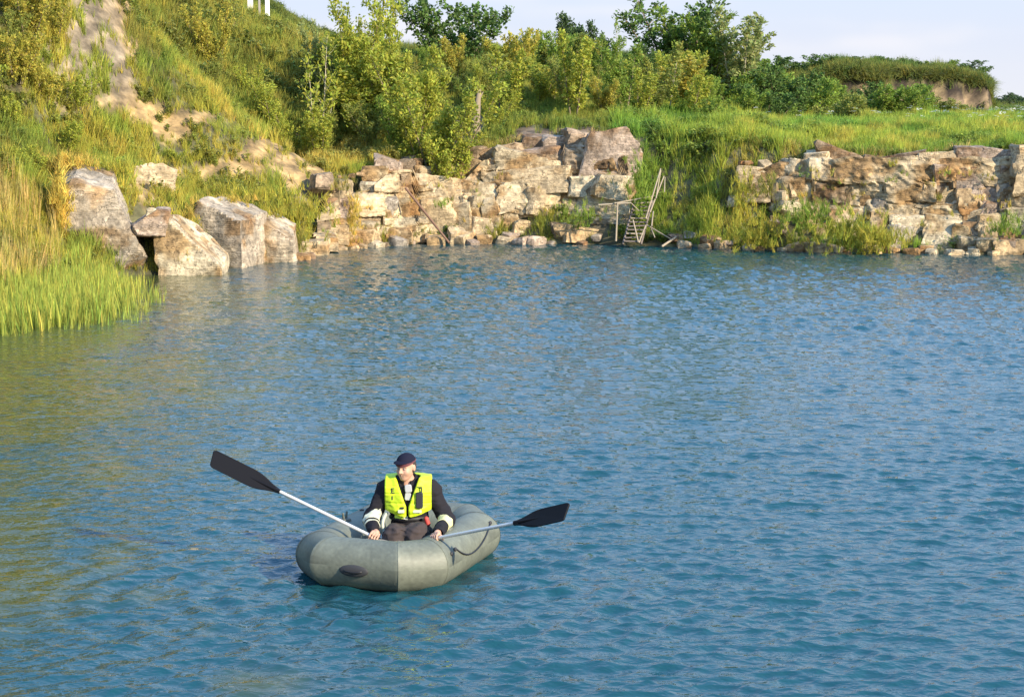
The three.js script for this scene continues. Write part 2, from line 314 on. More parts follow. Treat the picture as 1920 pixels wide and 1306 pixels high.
// ledges: each stone [px0, py0, px1, py1, tone, forward m, (lean)]
let stoneSeed = 900;
function ledge(root, stones, back, thick = 0.9) {
  for (const [x0, y0, x1, y1, tone, out = 0, roll = 0] of stones) {
    stoneSeed++; setSeed(stoneSeed);
    const cx = (x0 + x1) / 2, cy = (y0 + y1) / 2, xm = at(cx, cy, 37).x, D = shoreD(xm) + back(cy) - out * 0.75 + 0.08;
    const p = at(cx, cy, D), a = at(x0, y0, D), b = at(x1, y1, D), w = Math.abs(b.x - a.x) * 1.14 + 0.12, h = Math.abs(a.y - b.y) * 1.1 + 0.10, dp = Math.max(thick * rr(0.8, 1.2), Math.min(w, 0.9));
    const m = mesh('stone', rockGeo(w, h, dp, stoneSeed, { n: w * h > 0.5 ? 11 : 6, cuts: 2 + Math.floor(rr(0, 4)), tilt: 0.12, rough: 0.14, bed: 0.05, lichen: 0.45 }), toneMats[tone][Math.floor(rnd() * toneMats[tone].length)], root);
    m.position.set(p.x, p.y, -(D * K + dp / 2)); m.rotation.set(gauss() * 0.05, gauss() * 0.18, gauss() * 0.04 + roll);
  }
}
// small broken pieces lying between the stones of a ledge
function rubble(root, count, x0, x1, y0, y1, back, seed) {
  const gs = [];
  for (let i = 0; i < count; i++) {
    setSeed(seed + i * 5); const px = rr(x0, x1), py = rr(y0, y1), w = rr(0.10, 0.34), h = w * rr(0.35, 0.9), xm = at(px, py, 37).x, D = shoreD(xm) + back(py) + rr(0.10, 0.35), p = at(px, py, D), ry = rr(0, 6), rz = gauss() * 0.3, tn = rr(0.45, 1.05), wm = rr(0.75, 1);
    const g = rockGeo(w, h, w * 1.3, seed + i * 3, { n: 3, cuts: 6, rough: 0.08 }), c = g.attributes.color;
    for (let k = 0; k < c.count; k++) c.setXYZ(k, c.getX(k) * tn, c.getY(k) * tn * wm, c.getZ(k) * tn * wm * wm);
    g.rotateZ(rz); g.rotateY(ry); g.translate(p.x, p.y, p.z); gs.push(g);
  }
  const m = mesh('rubble', mergeGeometries(gs), toneMats.c[0], root); m.userData.kind = 'stuff'; return m;
}
// the continuous bedded face the stones are set in: strata of uneven thickness, split by joints
function rockFace(root, px0, px1, topPy, back, seed) {
  const x0 = at(px0, 400, 37).x, x1 = at(px1, 400, 37).x, nx = Math.round((x1 - x0) / 0.05), ny = 64, pos = [], uv = [], col = [], idx = [];
  setSeed(seed); const bounds = [-0.5]; while (bounds[bounds.length - 1] < 4) bounds.push(bounds[bounds.length - 1] + 0.07 + 0.85 * Math.pow(rnd(), 2.2));
  const rows = bounds.map((b, r) => { const j = [x0 - 1]; while (j[j.length - 1] < x1 + 2) j.push(j[j.length - 1] + 0.2 + 2.6 * Math.pow(rnd(), 1.6)); return { j, off: j.map(() => rr(-0.14, 0.20)), tone: j.map(() => { const t = rnd(), k = rr(0.85, 1.05); return (t < 0.6 ? [0.68, 0.55, 0.36] : t < 0.8 ? [0.58, 0.48, 0.35] : [0.50, 0.39, 0.27]).map((v) => v * k); }) }; });
  for (let i = 0; i <= nx; i++) {
    const x = lerp(x0, x1, i / nx), px = lerp(px0, px1, i / nx), D0 = shoreD(x), top = at(px, topPy(px), D0 + back(topPy(px))).y + 0.10 * n3(x * 1.7, seed, 0);
    for (let j = 0; j <= ny + 3; j++) {
      const q = Math.min(1, j / ny), y = lerp(-0.25, top, q), py = 200 + (4.1 - y) * 64, yw = y + 0.14 * n3(x * 0.5, 0, seed) + 0.04 * n3(x * 2.5, 3, seed), r = find(bounds, yw), R = rows[r], xw = x + 0.10 * n3(x * 2, y * 2, seed), c = find(R.j, xw);
      const e = Math.min(yw - bounds[r], bounds[r + 1] - yw, (xw - R.j[c]) * 0.8, (R.j[c + 1] - xw) * 0.8), crack = (1 - sstep(0, 0.04, e)) * sstep(-0.15, 0.15, n3(x * 1.3, y * 2.1, seed + 2));
      const off = 0.05 + R.off[c] + 0.30 * fbm(x * 1.1, y * 1.6, seed, 5) + 0.06 * n3(x * 6, y * 9, seed) - 0.13 * crack;
      const z = (D0 + back(py) + 0.03) * K - off + Math.max(0, j - ny) * 0.35;
      pos.push(x, y - Math.max(0, j - ny) * 0.02, -z); uv.push(x * 0.42 + 0.3, y * 0.42);
      const st = sstep(0.08, 0.34, fbm(x * 1.1 + 9, y * 1.3, seed + 4, 4)), gr = sstep(0.08, 0.32, fbm(x * 0.8 - 5, y * 0.9, seed + 9, 4));
      col.push(...R.tone[c].map((v, k) => v * lerp(1, [0.98, 0.74, 0.48][k], st * 0.6) * lerp(1, [0.60, 0.58, 0.57][k], gr * 0.6)));
    }
  }
  const n = ny + 4; for (let i = 0; i < nx; i++) for (let j = 0; j < n - 1; j++) { const a = i * n + j, b = a + 1, c = a + n, d = c + 1; idx.push(a, c, b, c, d, b); }
  let g = new THREE.BufferGeometry(); g.setAttribute('position', new THREE.Float32BufferAttribute(pos, 3)); g.setAttribute('uv', new THREE.Float32BufferAttribute(uv, 2)); g.setAttribute('color', new THREE.Float32BufferAttribute(col, 3)); g.setIndex(idx);
  g = toCreasedNormals(g, 0.7); mesh('rock_face', g, rockMat(1, 1, 1), root);
}
const zr = (ox, oy, s) => (a) => [a[0] / s + ox, a[1] / s + oy, a[2] / s + ox, a[3] / s + oy, ...a.slice(4)];
// right-hand ledge
{
  const root = thing('limestone_ledge', 'long stepped limestone ledge under the meadow at the far right shore', 'rock ledge');
  const f = zr(1380, 60, 2.969);
  const S = [
    [60, 770, 200, 850, 'c', .2], [190, 760, 300, 850, 'c', .1], [200, 840, 310, 960, 'c', .1], [290, 735, 440, 815, 'w', .1], [285, 810, 425, 960, 'w', .15], [430, 672, 535, 745, 'c', 0], [425, 740, 520, 930, 'w', .1],
    [515, 685, 735, 755, 'b', -.25], [510, 750, 740, 872, 'g', -.1], [510, 865, 620, 1010, 'w', 0], [610, 865, 720, 1040, 'c', 0], [700, 860, 790, 1010, 'c', -.25],
    [735, 700, 840, 790, 'b', -.55], [735, 780, 830, 930, 'g', -.6], [830, 695, 1045, 775, 'b', -.1], [820, 765, 1045, 872, 'p', 0], [775, 860, 960, 960, 'c', 0], [955, 850, 1005, 980, 'w', .12],
    [1035, 690, 1275, 785, 'w', .12], [1030, 785, 1150, 905, 'o', -.12], [1140, 785, 1275, 905, 'p', -.05], [1000, 890, 1140, 955, 'o', -.2], [1130, 895, 1265, 985, 'c', -.02], [1000, 945, 1150, 990, 'c', .12],
    [870, 980, 1080, 1045, 'c', .02], [1070, 985, 1270, 1050, 'w', .08], [895, 1035, 1090, 1225, 'w', .15], [1080, 1040, 1265, 1225, 'w', .2], [770, 950, 850, 1030, 'g', .15], [840, 950, 905, 1050, 'c', .1], [780, 1020, 905, 1110, 'c', .25], [860, 1095, 950, 1200, 'g', .35],
    [1255, 655, 1385, 780, 'p', .1], [1260, 775, 1375, 900, 'p', .15], [1260, 890, 1390, 1000, 'o', .12], [1260, 990, 1390, 1090, 'c', .1], [1375, 665, 1530, 760, 'p', .05], [1380, 755, 1480, 860, 'g', 0], [1475, 750, 1610, 850, 'p', -.05], [1375, 850, 1480, 960, 'p', .05], [1475, 840, 1610, 960, 'g', 0], [1385, 950, 1500, 1040, 'p', .1], [1490, 950, 1610, 1050, 'g', .05], [1520, 680, 1620, 760, 'b', 0],
    [1380, 1030, 1620, 1120, 'c', .15], [1240, 1080, 1310, 1150, 'c', .3], [1300, 1070, 1380, 1160, 'g', .25], [1250, 1140, 1330, 1215, 'w', .4], [1320, 1150, 1380, 1225, 'g', .3], [1375, 1105, 1500, 1160, 'o', .35], [1490, 1110, 1620, 1170, 'c', .3], [1375, 1155, 1480, 1235, 'c', .45], [1470, 1160, 1620, 1240, 'o', .45],
    [560, 990, 700, 1100, 'c', .15], [500, 1080, 640, 1190, 'o', .1], [640, 1080, 800, 1190, 'c', .1],
    [180, 940, 300, 1040, 'c', -.3], [290, 950, 420, 1050, 'o', -.2], [420, 920, 520, 1030, 'c', -.1],
  ].map(f);
  ledge(root, S, (py) => 0.35 + (470 - py) * 0.0022, 1.0);
  rockFace(root, 1392, 2330, (px) => piece([[1392, 345], [1430, 315], [1500, 297], [2330, 285]], px), (py) => 0.35 + (470 - py) * 0.0022, 5);
  rubble(root, 260, 1395, 1960, 298, 472, (py) => 0.30 + (470 - py) * 0.0022, 7000);
  setSeed(77);                                                       // the ledge goes on past the frame
  const more = [];
  for (let row = 0; row < 5; row++) { let x = 1915; while (x < 2330) { const w = rr(35, 90), y1 = 478 - row * 38; more.push([x, y1 - 44, x + w, y1 + 4, 'ccpgw'[Math.floor(rnd() * 5)], rr(-.1, .25)]); x += w; } }
  ledge(root, more, (py) => 0.35 + (470 - py) * 0.0022, 1.0);
}
// middle ledge
{
  const root = thing('limestone_ledge', 'broken cream limestone ledge with brown overhang at the middle of the far shore', 'rock ledge');
  const f = zr(560, 230, 3);
  const S = [
    [1630, 75, 1875, 325, 'p', .3], [1510, 70, 1690, 200, 'b', -.1], [1505, 190, 1670, 325, 'g', -.2], [1535, 315, 1700, 415, 'w', .3], [1690, 308, 1870, 425, 'w', .42],
    [1270, 80, 1400, 170, 'b', -.35], [1390, 85, 1520, 205, 'p', -.15], [1240, 150, 1500, 225, 'p', .05], [1030, 150, 1250, 200, 'b', -.1], [880, 150, 1040, 230, 'b', -.3],
    [1140, 190, 1500, 290, 'c', .25], [1145, 270, 1490, 395, 'c', .36], [1150, 370, 1300, 480, 'w', .3], [1290, 385, 1440, 500, 'c', .36], [1430, 370, 1540, 440, 'c', .2], [1480, 320, 1610, 440, 'o', .2],
    [1060, 360, 1160, 460, 'g', .15], [1040, 250, 1150, 365, 'c', .05], [880, 325, 1075, 455, 'w', .24], [650, 330, 890, 450, 'w', .14], [640, 270, 780, 350, 'c', -.1], [770, 250, 900, 335, 'c', -.1], [890, 220, 1050, 330, 'o', -.1],
    [595, 445, 720, 660, 'o', .15], [700, 450, 860, 665, 'c', .26], [840, 470, 975, 665, 'c', .28], [880, 425, 960, 480, 'w', .25], [960, 440, 1110, 560, 'c', .3], [1030, 460, 1115, 600, 'w', .38], [960, 550, 1100, 665, 'c', .36],
    [1105, 460, 1210, 540, 'c', .1], [1100, 525, 1200, 650, 'p', -.05], [1165, 470, 1215, 580, 'w', .2], [1200, 480, 1310, 540, 'c', .1], [1200, 570, 1270, 665, 'w', .3], [1260, 480, 1340, 570, 'w', .15], [1270, 590, 1410, 670, 'g', .25, -.35], [1340, 490, 1440, 600, 'b', -.1], [1420, 490, 1480, 600, 'c', .15], [1400, 590, 1480, 670, 'c', .2], [1475, 480, 1570, 600, 'b', -.2], [1560, 560, 1690, 620, 'c', .1], [1480, 610, 1740, 680, 'o', .4], [1560, 430, 1720, 480, 'c', 0], [1660, 470, 1740, 600, 'o', 0],
    [440, 215, 560, 300, 'p', 0], [530, 215, 640, 300, 'b', -.05], [520, 290, 620, 380, 'b', 0], [380, 260, 480, 350, 'c', .1], [470, 290, 535, 380, 'o', .08], [375, 345, 470, 440, 'w', .2], [460, 370, 600, 450, 'c', .1], [340, 420, 520, 510, 'g', .1], [400, 500, 520, 570, 'c', .2], [510, 440, 610, 560, 'c', .15],
    [155, 340, 250, 450, 'c', .1], [165, 440, 255, 560, 'p', .12], [160, 550, 250, 670, 'c', .2], [245, 560, 420, 640, 'c', .1], [410, 550, 620, 620, 'w', .25], [250, 620, 420, 690, 'o', .3], [410, 600, 610, 690, 'c', .35], [60, 640, 180, 715, 'c', .3], [80, 300, 170, 380, 'b', -.2],
  ].map(f);
  ledge(root, S, (py) => 0.32 + (462 - py) * 0.0034, 0.95);
  rockFace(root, 600, 1188, (px) => piece([[600, 405], [640, 365], [680, 356], [715, 326], [764, 314], [776, 346], [860, 346], [900, 304], [930, 292], [1058, 286], [1068, 260], [1165, 256], [1188, 310]], px), (py) => 0.32 + (462 - py) * 0.0034, 8);
  rubble(root, 120, 600, 1180, 300, 460, (py) => 0.30 + (462 - py) * 0.0034, 9000);
}
// boulders at the foot of the left slope
function boulder(label, px0, py0, px1, py1, D, depth, tone, turn, opts = {}, group) {
  stoneSeed++;
  const a = at(px0, py0, D), b = at(px1, py1, D), w = b.x - a.x, h = a.y - b.y + 0.25;
  const m = mesh('boulder', rockGeo(w, h, depth, opts.seed ?? stoneSeed, { n: 24, cuts: 8, tilt: 0.13, rough: 0.13, bed: 0.03, lichen: 0.8, ...opts }), opts.mat ?? toneMats[tone][0]);
  m.position.set((a.x + b.x) / 2, b.y - 0.25 + h / 2, -(D * K + depth / 2)); m.rotation.y = turn;
  return tag(m, label, 'boulder', group);
}
boulder('huge weathered grey boulder with a sloping top behind the reeds', 94, 310, 228, 520, 31.2, 2.6, 'g', 0.05, { seed: 41, cuts: 3, planes: [[0.22, 0.95, 0.2, 1.22], [0.8, 0.6, 0.1, 1.22], [-0.6, 0.75, 0.2, 1.35]], mat: rockMat(0.52, 0.45, 0.36) });
boulder('pale pointed slab right of the dark cleft, sloping into the lake', 296, 412, 410, 516, 31.3, 1.5, 'w', -0.05, { seed: 52, cuts: 1, lichen: 0.3, planes: [[0.66, 0.72, 0.1, 0.36]] });
boulder('dark flat capstone leaning over the cleft beside the huge boulder', 238, 392, 306, 428, 31.2, 1.2, 'p', 0.2, { seed: 53, planes: [[-0.5, 0.8, 0, 0.2]] });
boulder('slim upright pale stone standing behind the pointed slab', 350, 432, 402, 506, 32.2, 0.7, 'w', 0.1, { seed: 60, lichen: 0.2, planes: [[0.75, 0.6, 0.1, 0.3]] });
boulder('big square block streaked grey and orange at the water', 362, 376, 476, 500, 33.0, 1.8, 'g', -0.22, { seed: 71, cuts: 2, lichen: 1, planes: [[0.35, 0.93, 0.1, 0.78]], mat: rockMat(0.55, 0.47, 0.37) });
boulder('lower block leaning against the big square block, orange stained', 462, 404, 548, 494, 33.9, 1.5, 'c', -0.18, { seed: 73, cuts: 2, lichen: 1, planes: [[0.5, 0.86, 0.1, 0.55]], mat: rockMat(0.60, 0.51, 0.39) });
boulder('small pale stone in the grass between the boulders', 312, 382, 343, 418, 33.4, 0.5, 'w', 0.3, { seed: 80, n: 9 });
boulder('rounded sandy rock on the slope above the huge boulder', 250, 326, 316, 366, 33.2, 1.1, 'c', 0.5, { seed: 87, cuts: 16, rough: 0.16, tilt: 0.3, lichen: 0.3 });
boulder('low sandy shelf rock beside the end of the reeds', 545, 452, 612, 478, 35.6, 0.8, 'c', 0.1, { seed: 84, n: 10 });
setSeed(5150);                                                       // loose stones along the waterline
for (const [x0, x1, y, n, d, where] of [[555, 760, 466, 12, 0.05, 'middle'], [770, 1130, 462, 16, 0.1, 'middle'], [1255, 1480, 466, 13, 0.05, 'ramp'], [1380, 1540, 452, 12, -0.5, 'ramp'], [1480, 1900, 474, 16, 0.05, 'right']]) {
  for (let i = 0; i < n; i++) {
    const px = lerp(x0, x1, (i + rr(0.1, 0.9)) / n), x = at(px, y, 37).x, D = shoreD(x) - d + rr(-0.15, 0.35), w = rr(0.22, 0.62), h = w * rr(0.4, 0.75), k = 'cwgop'[Math.floor(rnd() * 5)], keep = seedState;
    const m = mesh('shore_stone', rockGeo(w, h, w * 0.9, 3000 + i * 7 + Math.floor(px), { n: 4, cuts: 7, rough: 0.08 }), toneMats[k][0]);
    seedState = keep + 13;
    m.position.set(at(px, y, D).x, Math.max(-0.02, ground(at(px, y, D).x, D)) + h * 0.28, -D * K); m.rotation.set(rr(-.2, .2), rr(0, 6), rr(-.25, .25));
    tag(m, { middle: 'loose limestone rubble stone at the waterline under the middle ledge', ramp: 'loose pale stone at the waterline below the grassy ramp', right: 'loose stone at the waterline under the right-hand ledge' }[where], 'stone', { middle: 'loose stones under the middle ledge', ramp: 'loose stones below the grassy ramp', right: 'loose stones under the far right ledge' }[where]);
  }
}
// ---------------------------------------------------------------- grass, reeds and herbs
function bladeGeo(blades, seed, { width = 0.016, lean = 0.35, spread = 0.12, curl = 0.5, segs = 3, minH = 0.55 } = {}) {
  setSeed(seed); const pos = [], col = [], idx = [];
  for (let b = 0; b < blades; b++) {
    const a = rnd() * 6.283, r = spread * Math.sqrt(rnd()), bx = Math.cos(a) * r, bz = Math.sin(a) * r, h = rr(minH, 1), la = rnd() * 6.283, ln = lean * rr(0.2, 1), f = rnd() * 6.283, w = width * rr(0.7, 1.3), t = rr(0.75, 1.25), y = rr(0.9, 1.25);
    const base = pos.length / 3;
    for (let s = 0; s <= segs; s++) {
      const q = s / segs, off = ln * h * (0.5 * q + curl * q * q), cx = bx + Math.cos(la) * off, cz = bz + Math.sin(la) * off, cy = h * q * (1 - 0.18 * curl * q * ln * 2), ww = w * (s === segs ? 0.12 : 1 - 0.45 * q);
      for (const sd of [-1, 1]) { pos.push(cx + Math.cos(f) * ww * sd, cy, cz + Math.sin(f) * ww * sd); col.push(t * y, t, t * 0.9); }
      if (s) { const k = base + s * 2; idx.push(k - 2, k - 1, k, k - 1, k + 1, k); }
    }
  }
  const g = new THREE.BufferGeometry(); g.setAttribute('position', new THREE.Float32BufferAttribute(pos, 3)); g.setAttribute('color', new THREE.Float32BufferAttribute(col, 3)); g.setIndex(idx); g.computeVertexNormals(); return g;
}
function leafQuad(pos, col, idx, p, dir, side, len, wid, c) {          // pointed leaf, folded along its midrib
  const b = pos.length / 3, up = V().crossVectors(side, dir).multiplyScalar(wid * 0.35), m = p.clone().addScaledVector(dir, len * 0.45);
  const q = [p, m.clone().addScaledVector(side, wid).add(up), p.clone().addScaledVector(dir, len), m.clone().addScaledVector(side, -wid).add(up)];
  for (const v of q) { pos.push(v.x, v.y, v.z); col.push(c[0], c[1], c[2]); }
  idx.push(b, b + 1, b + 2, b, b + 2, b + 3);
}
const randDir = () => { const z = rr(-1, 1), a = rnd() * 6.283, r = Math.sqrt(1 - z * z); return V(r * Math.cos(a), z, r * Math.sin(a)); };
function geoFrom(pos, col, idx) { const g = new THREE.BufferGeometry(); g.setAttribute('position', new THREE.Float32BufferAttribute(pos, 3)); g.setAttribute('color', new THREE.Float32BufferAttribute(col, 3)); g.setIndex(idx); g.computeVertexNormals(); return g; }
function herbGeo(seed, leaves = 42) {                                // leafy weed about 1 unit tall
  setSeed(seed); const pos = [], col = [], idx = [];
  for (let s = 0; s < 5; s++) {
    const a = rnd() * 6.283, ln = rr(0.1, 0.45), hh = rr(0.6, 1);
    for (let i = 0; i < leaves / 5; i++) {
      const t = rr(0.15, 1), p = V(Math.cos(a) * ln * t * hh, t * hh, Math.sin(a) * ln * t * hh), d = randDir(); d.y = Math.abs(d.y) * 0.5 + 0.1; d.normalize();
      const sd = V().crossVectors(d, V(0, 1, 0)).normalize(), k = rr(0.75, 1.25); leafQuad(pos, col, idx, p, d, sd, rr(0.16, 0.3), rr(0.035, 0.07), [k * rr(0.9, 1.15), k, k * 0.9]);
    }
  }
  return geoFrom(pos, col, idx);
}
function scatter(name, label, category, geo, mat, spots) {            // spots: [x, y, z, height, width, turn, lean, colour]
  const m = new THREE.InstancedMesh(geo, mat, spots.length), M = new THREE.Matrix4(), q = new THREE.Quaternion(), e = new THREE.Euler(), c = new THREE.Color();
  spots.forEach((s, i) => { e.set(s[6], s[5], s[6] * 0.7); q.setFromEuler(e); M.compose(V(s[0], s[1], s[2]), q, V(s[4], s[3], s[4])); m.setMatrixAt(i, M); m.setColorAt(i, c.setRGB(...s[7])); });
  m.name = numbered(name); m.castShadow = m.receiveShadow = true; scene.add(m); return tag(m, label, category, null, 'stuff');
}
const inView = (x, d, m = 1.6) => Math.abs(x) < d * 0.42 + m;
const GC = { lime: [0.40, 0.41, 0.07], yellow: [0.54, 0.46, 0.11], straw: [0.62, 0.50, 0.23], reed: [0.31, 0.41, 0.085], green: [0.23, 0.345, 0.06], deep: [0.12, 0.20, 0.05], olive: [0.25, 0.26, 0.065] };
const mixc = (a, b, t) => a.map((v, i) => lerp(v, b[i], t));
const vary = (c, k = 0.2) => { const f = 1 + gauss() * k; return [c[0] * f * (1 + gauss() * 0.06), c[1] * f, c[2] * f]; };
const grassMat = leafMat(rgb(1, 1, 1), 0.48), herbMat = leafMat(rgb(1, 1, 1), 0.48);
{
  const sets = { hillA: [], hillB: [], meadowA: [], meadowB: [], herbL: [], herbR: [], tallL: [] };
  setSeed(8080);
  for (let i = 0; i < 400000; i++) {
    const d = 19 + 48 * Math.pow(rnd(), 1.15), x = rr(-1, 1) * (d * 0.42 + 1.6) * 1.14;
    if (d < shoreD(x) - 0.02) continue;
    const h = ground(x, d); if (h < 0.06) continue;
    const sl = slope(x, d), b = bare(x, d, h);
    if ((b > 0.42 && rnd() < 0.9) || (b > 0.2 && rnd() < 0.65)) continue;
    const left = x < -3.8 && d < 43, ramp = x > 3.2 && x < 8 && d < 44, cliffy = d < 41.5 && sl > 1.35 && !(x > 3.6 && x < 7.4) && x > -9.5;
    if (cliffy && rnd() < 0.93) continue;
    if (sl > 2.2 && rnd() < 0.8) continue;
    const q = fbm(x * 0.35, 2, d * 0.35, 3), q2 = fbm(x * 0.9 + 40, 6, d * 0.9, 3);
    const far = sstep(44, 52, d);
    let c, ht;
    if (x < -3.5 && d < 50) { c = mixc(GC.lime, q > 0.02 ? GC.yellow : GC.olive, clamp(Math.abs(q) * 3.2)); if (q2 > 0.1) c = mixc(c, GC.green, 0.6); ht = rr(0.22, 0.5); if (x < -12 && d < 31) c = mixc(GC.straw, GC.yellow, rnd()); if (d > 42) { ht = d > 47 ? rr(0.35, 0.65) : rr(0.45, 0.8); c = mixc(c, GC.olive, 0.45); } }
    else if (d > 55) { c = mixc(GC.deep, GC.olive, clamp(0.4 + q * 2)); ht = rr(0.3, 0.6); }
    else { c = mixc(GC.lime, GC.green, clamp(0.5 + q * 2.4)); c = [c[0] * 0.88, c[1] * 1.04, c[2]]; if (q2 > 0.17) c = mixc(c, GC.yellow, 0.45); ht = ramp ? rr(0.28, 0.6) : rr(0.2, 0.46); if (x < 3.2) c = mixc(c, GC.olive, 0.5); }
    ht *= 0.62 + 1.3 * Math.max(0, 0.28 + fbm(x * 1.1 + 7, 9, d * 1.1, 3));
    const s = [x, h - 0.03, -d * K, ht, ht * rr(0.75, 1.15), rnd() * 6.283, gauss() * 0.14, vary(c)];
    const herb = q2 < -0.13 && rnd() < 0.65 || rnd() < 0.06;
    if (herb) { s[3] *= 0.85; s[4] = s[3] * 1.2; s[7] = vary(mixc(c, GC.deep, 0.35)); (x < 0 ? sets.herbL : sets.herbR).push(s); }
    else (x < 0 ? (rnd() < 0.5 ? sets.hillA : sets.hillB) : (rnd() < 0.5 ? sets.meadowA : sets.meadowB)).push(s);
  }
  const A = bladeGeo(16, 21, { width: 0.012 }), B = bladeGeo(12, 22, { width: 0.016, lean: 0.55, spread: 0.18 });
  scatter('hillside_grass', 'yellow green grass covering the left hillside', 'grass', A, grassMat, sets.hillA);
  scatter('arching_hillside_grass', 'broad arching grass blades mixed over the left hillside', 'grass', B, grassMat, sets.hillB);
  scatter('meadow_grass', 'bright green grass of the meadow above the rock ledges', 'grass', A, grassMat, sets.meadowA);
  scatter('arching_meadow_grass', 'broad arching grass blades mixed through the meadow and ramp', 'grass', B, grassMat, sets.meadowB);
  scatter('hillside_weeds', 'leafy weeds growing among the left hillside grass', 'weeds', herbGeo(31), herbMat, sets.herbL);
  scatter('meadow_weeds', 'leafy weeds growing among the meadow grass', 'weeds', herbGeo(32), herbMat, sets.herbR);
  console.log('grass', Object.values(sets).map((s) => s.length).join(' '));
}
{ // reeds in the shallows, front left
  setSeed(616); const s = [];
  for (let i = 0; i < 9000; i++) {
    const d = rr(21.2, 30.4), px = rr(-260, 320), x = at(px, 560, d).x;
    const edge = piece([[21.6, -240], [22.7, -20], [23.4, 110], [24.4, 255], [27, 290], [30.4, 262]], d) + 22 * n3(d * 2.2, 0, 4) + Math.max(0, gauss()) * 14;
    if (px > edge || d > shoreD(x) + 1.6) continue;
    if (px > edge - 70 && rnd() < 0.62) continue; if (d < 24.6 && rnd() < 0.35) continue;
    const hf = sstep(edge, edge - 90, px), ht = lerp(0.42, 0.78, hf) * rr(0.7, 1.3);
    s.push([x, Math.max(-0.2, ground(x, d) - 0.1), -d * K, ht, ht * rr(0.5, 0.8), rnd() * 6.283, gauss() * 0.13, vary(mixc(GC.reed, rnd() < 0.2 ? GC.yellow : GC.lime, rr(0, 0.7)), 0.15)]);
  }
  scatter('reed_bed', 'bright green reeds standing in the shallows at the left shore', 'reeds', bladeGeo(5, 44, { width: 0.017, lean: 0.22, spread: 0.12, curl: 0.35, segs: 4, minH: 0.6 }), grassMat, s);
  const t = [];                                                      // tall dry grass behind the reeds
  for (let i = 0; i < 1500; i++) {
    const d = rr(27.5, 31.4), x = at(rr(-300, 112), 400, d).x, h = ground(x, d); if (h < 0.1) continue;
    const ht = rr(0.45, 0.95); t.push([x, h - 0.03, -d * K, ht, ht * 0.6, rnd() * 6.283, gauss() * 0.2, vary(mixc(GC.straw, GC.lime, rnd()), 0.2)]);
  }
  scatter('tall_dry_grass', 'tall straw coloured grass behind the reeds by the grey boulder', 'grass', bladeGeo(8, 45, { width: 0.014, lean: 0.25, spread: 0.14, curl: 0.4 }), grassMat, t);
}
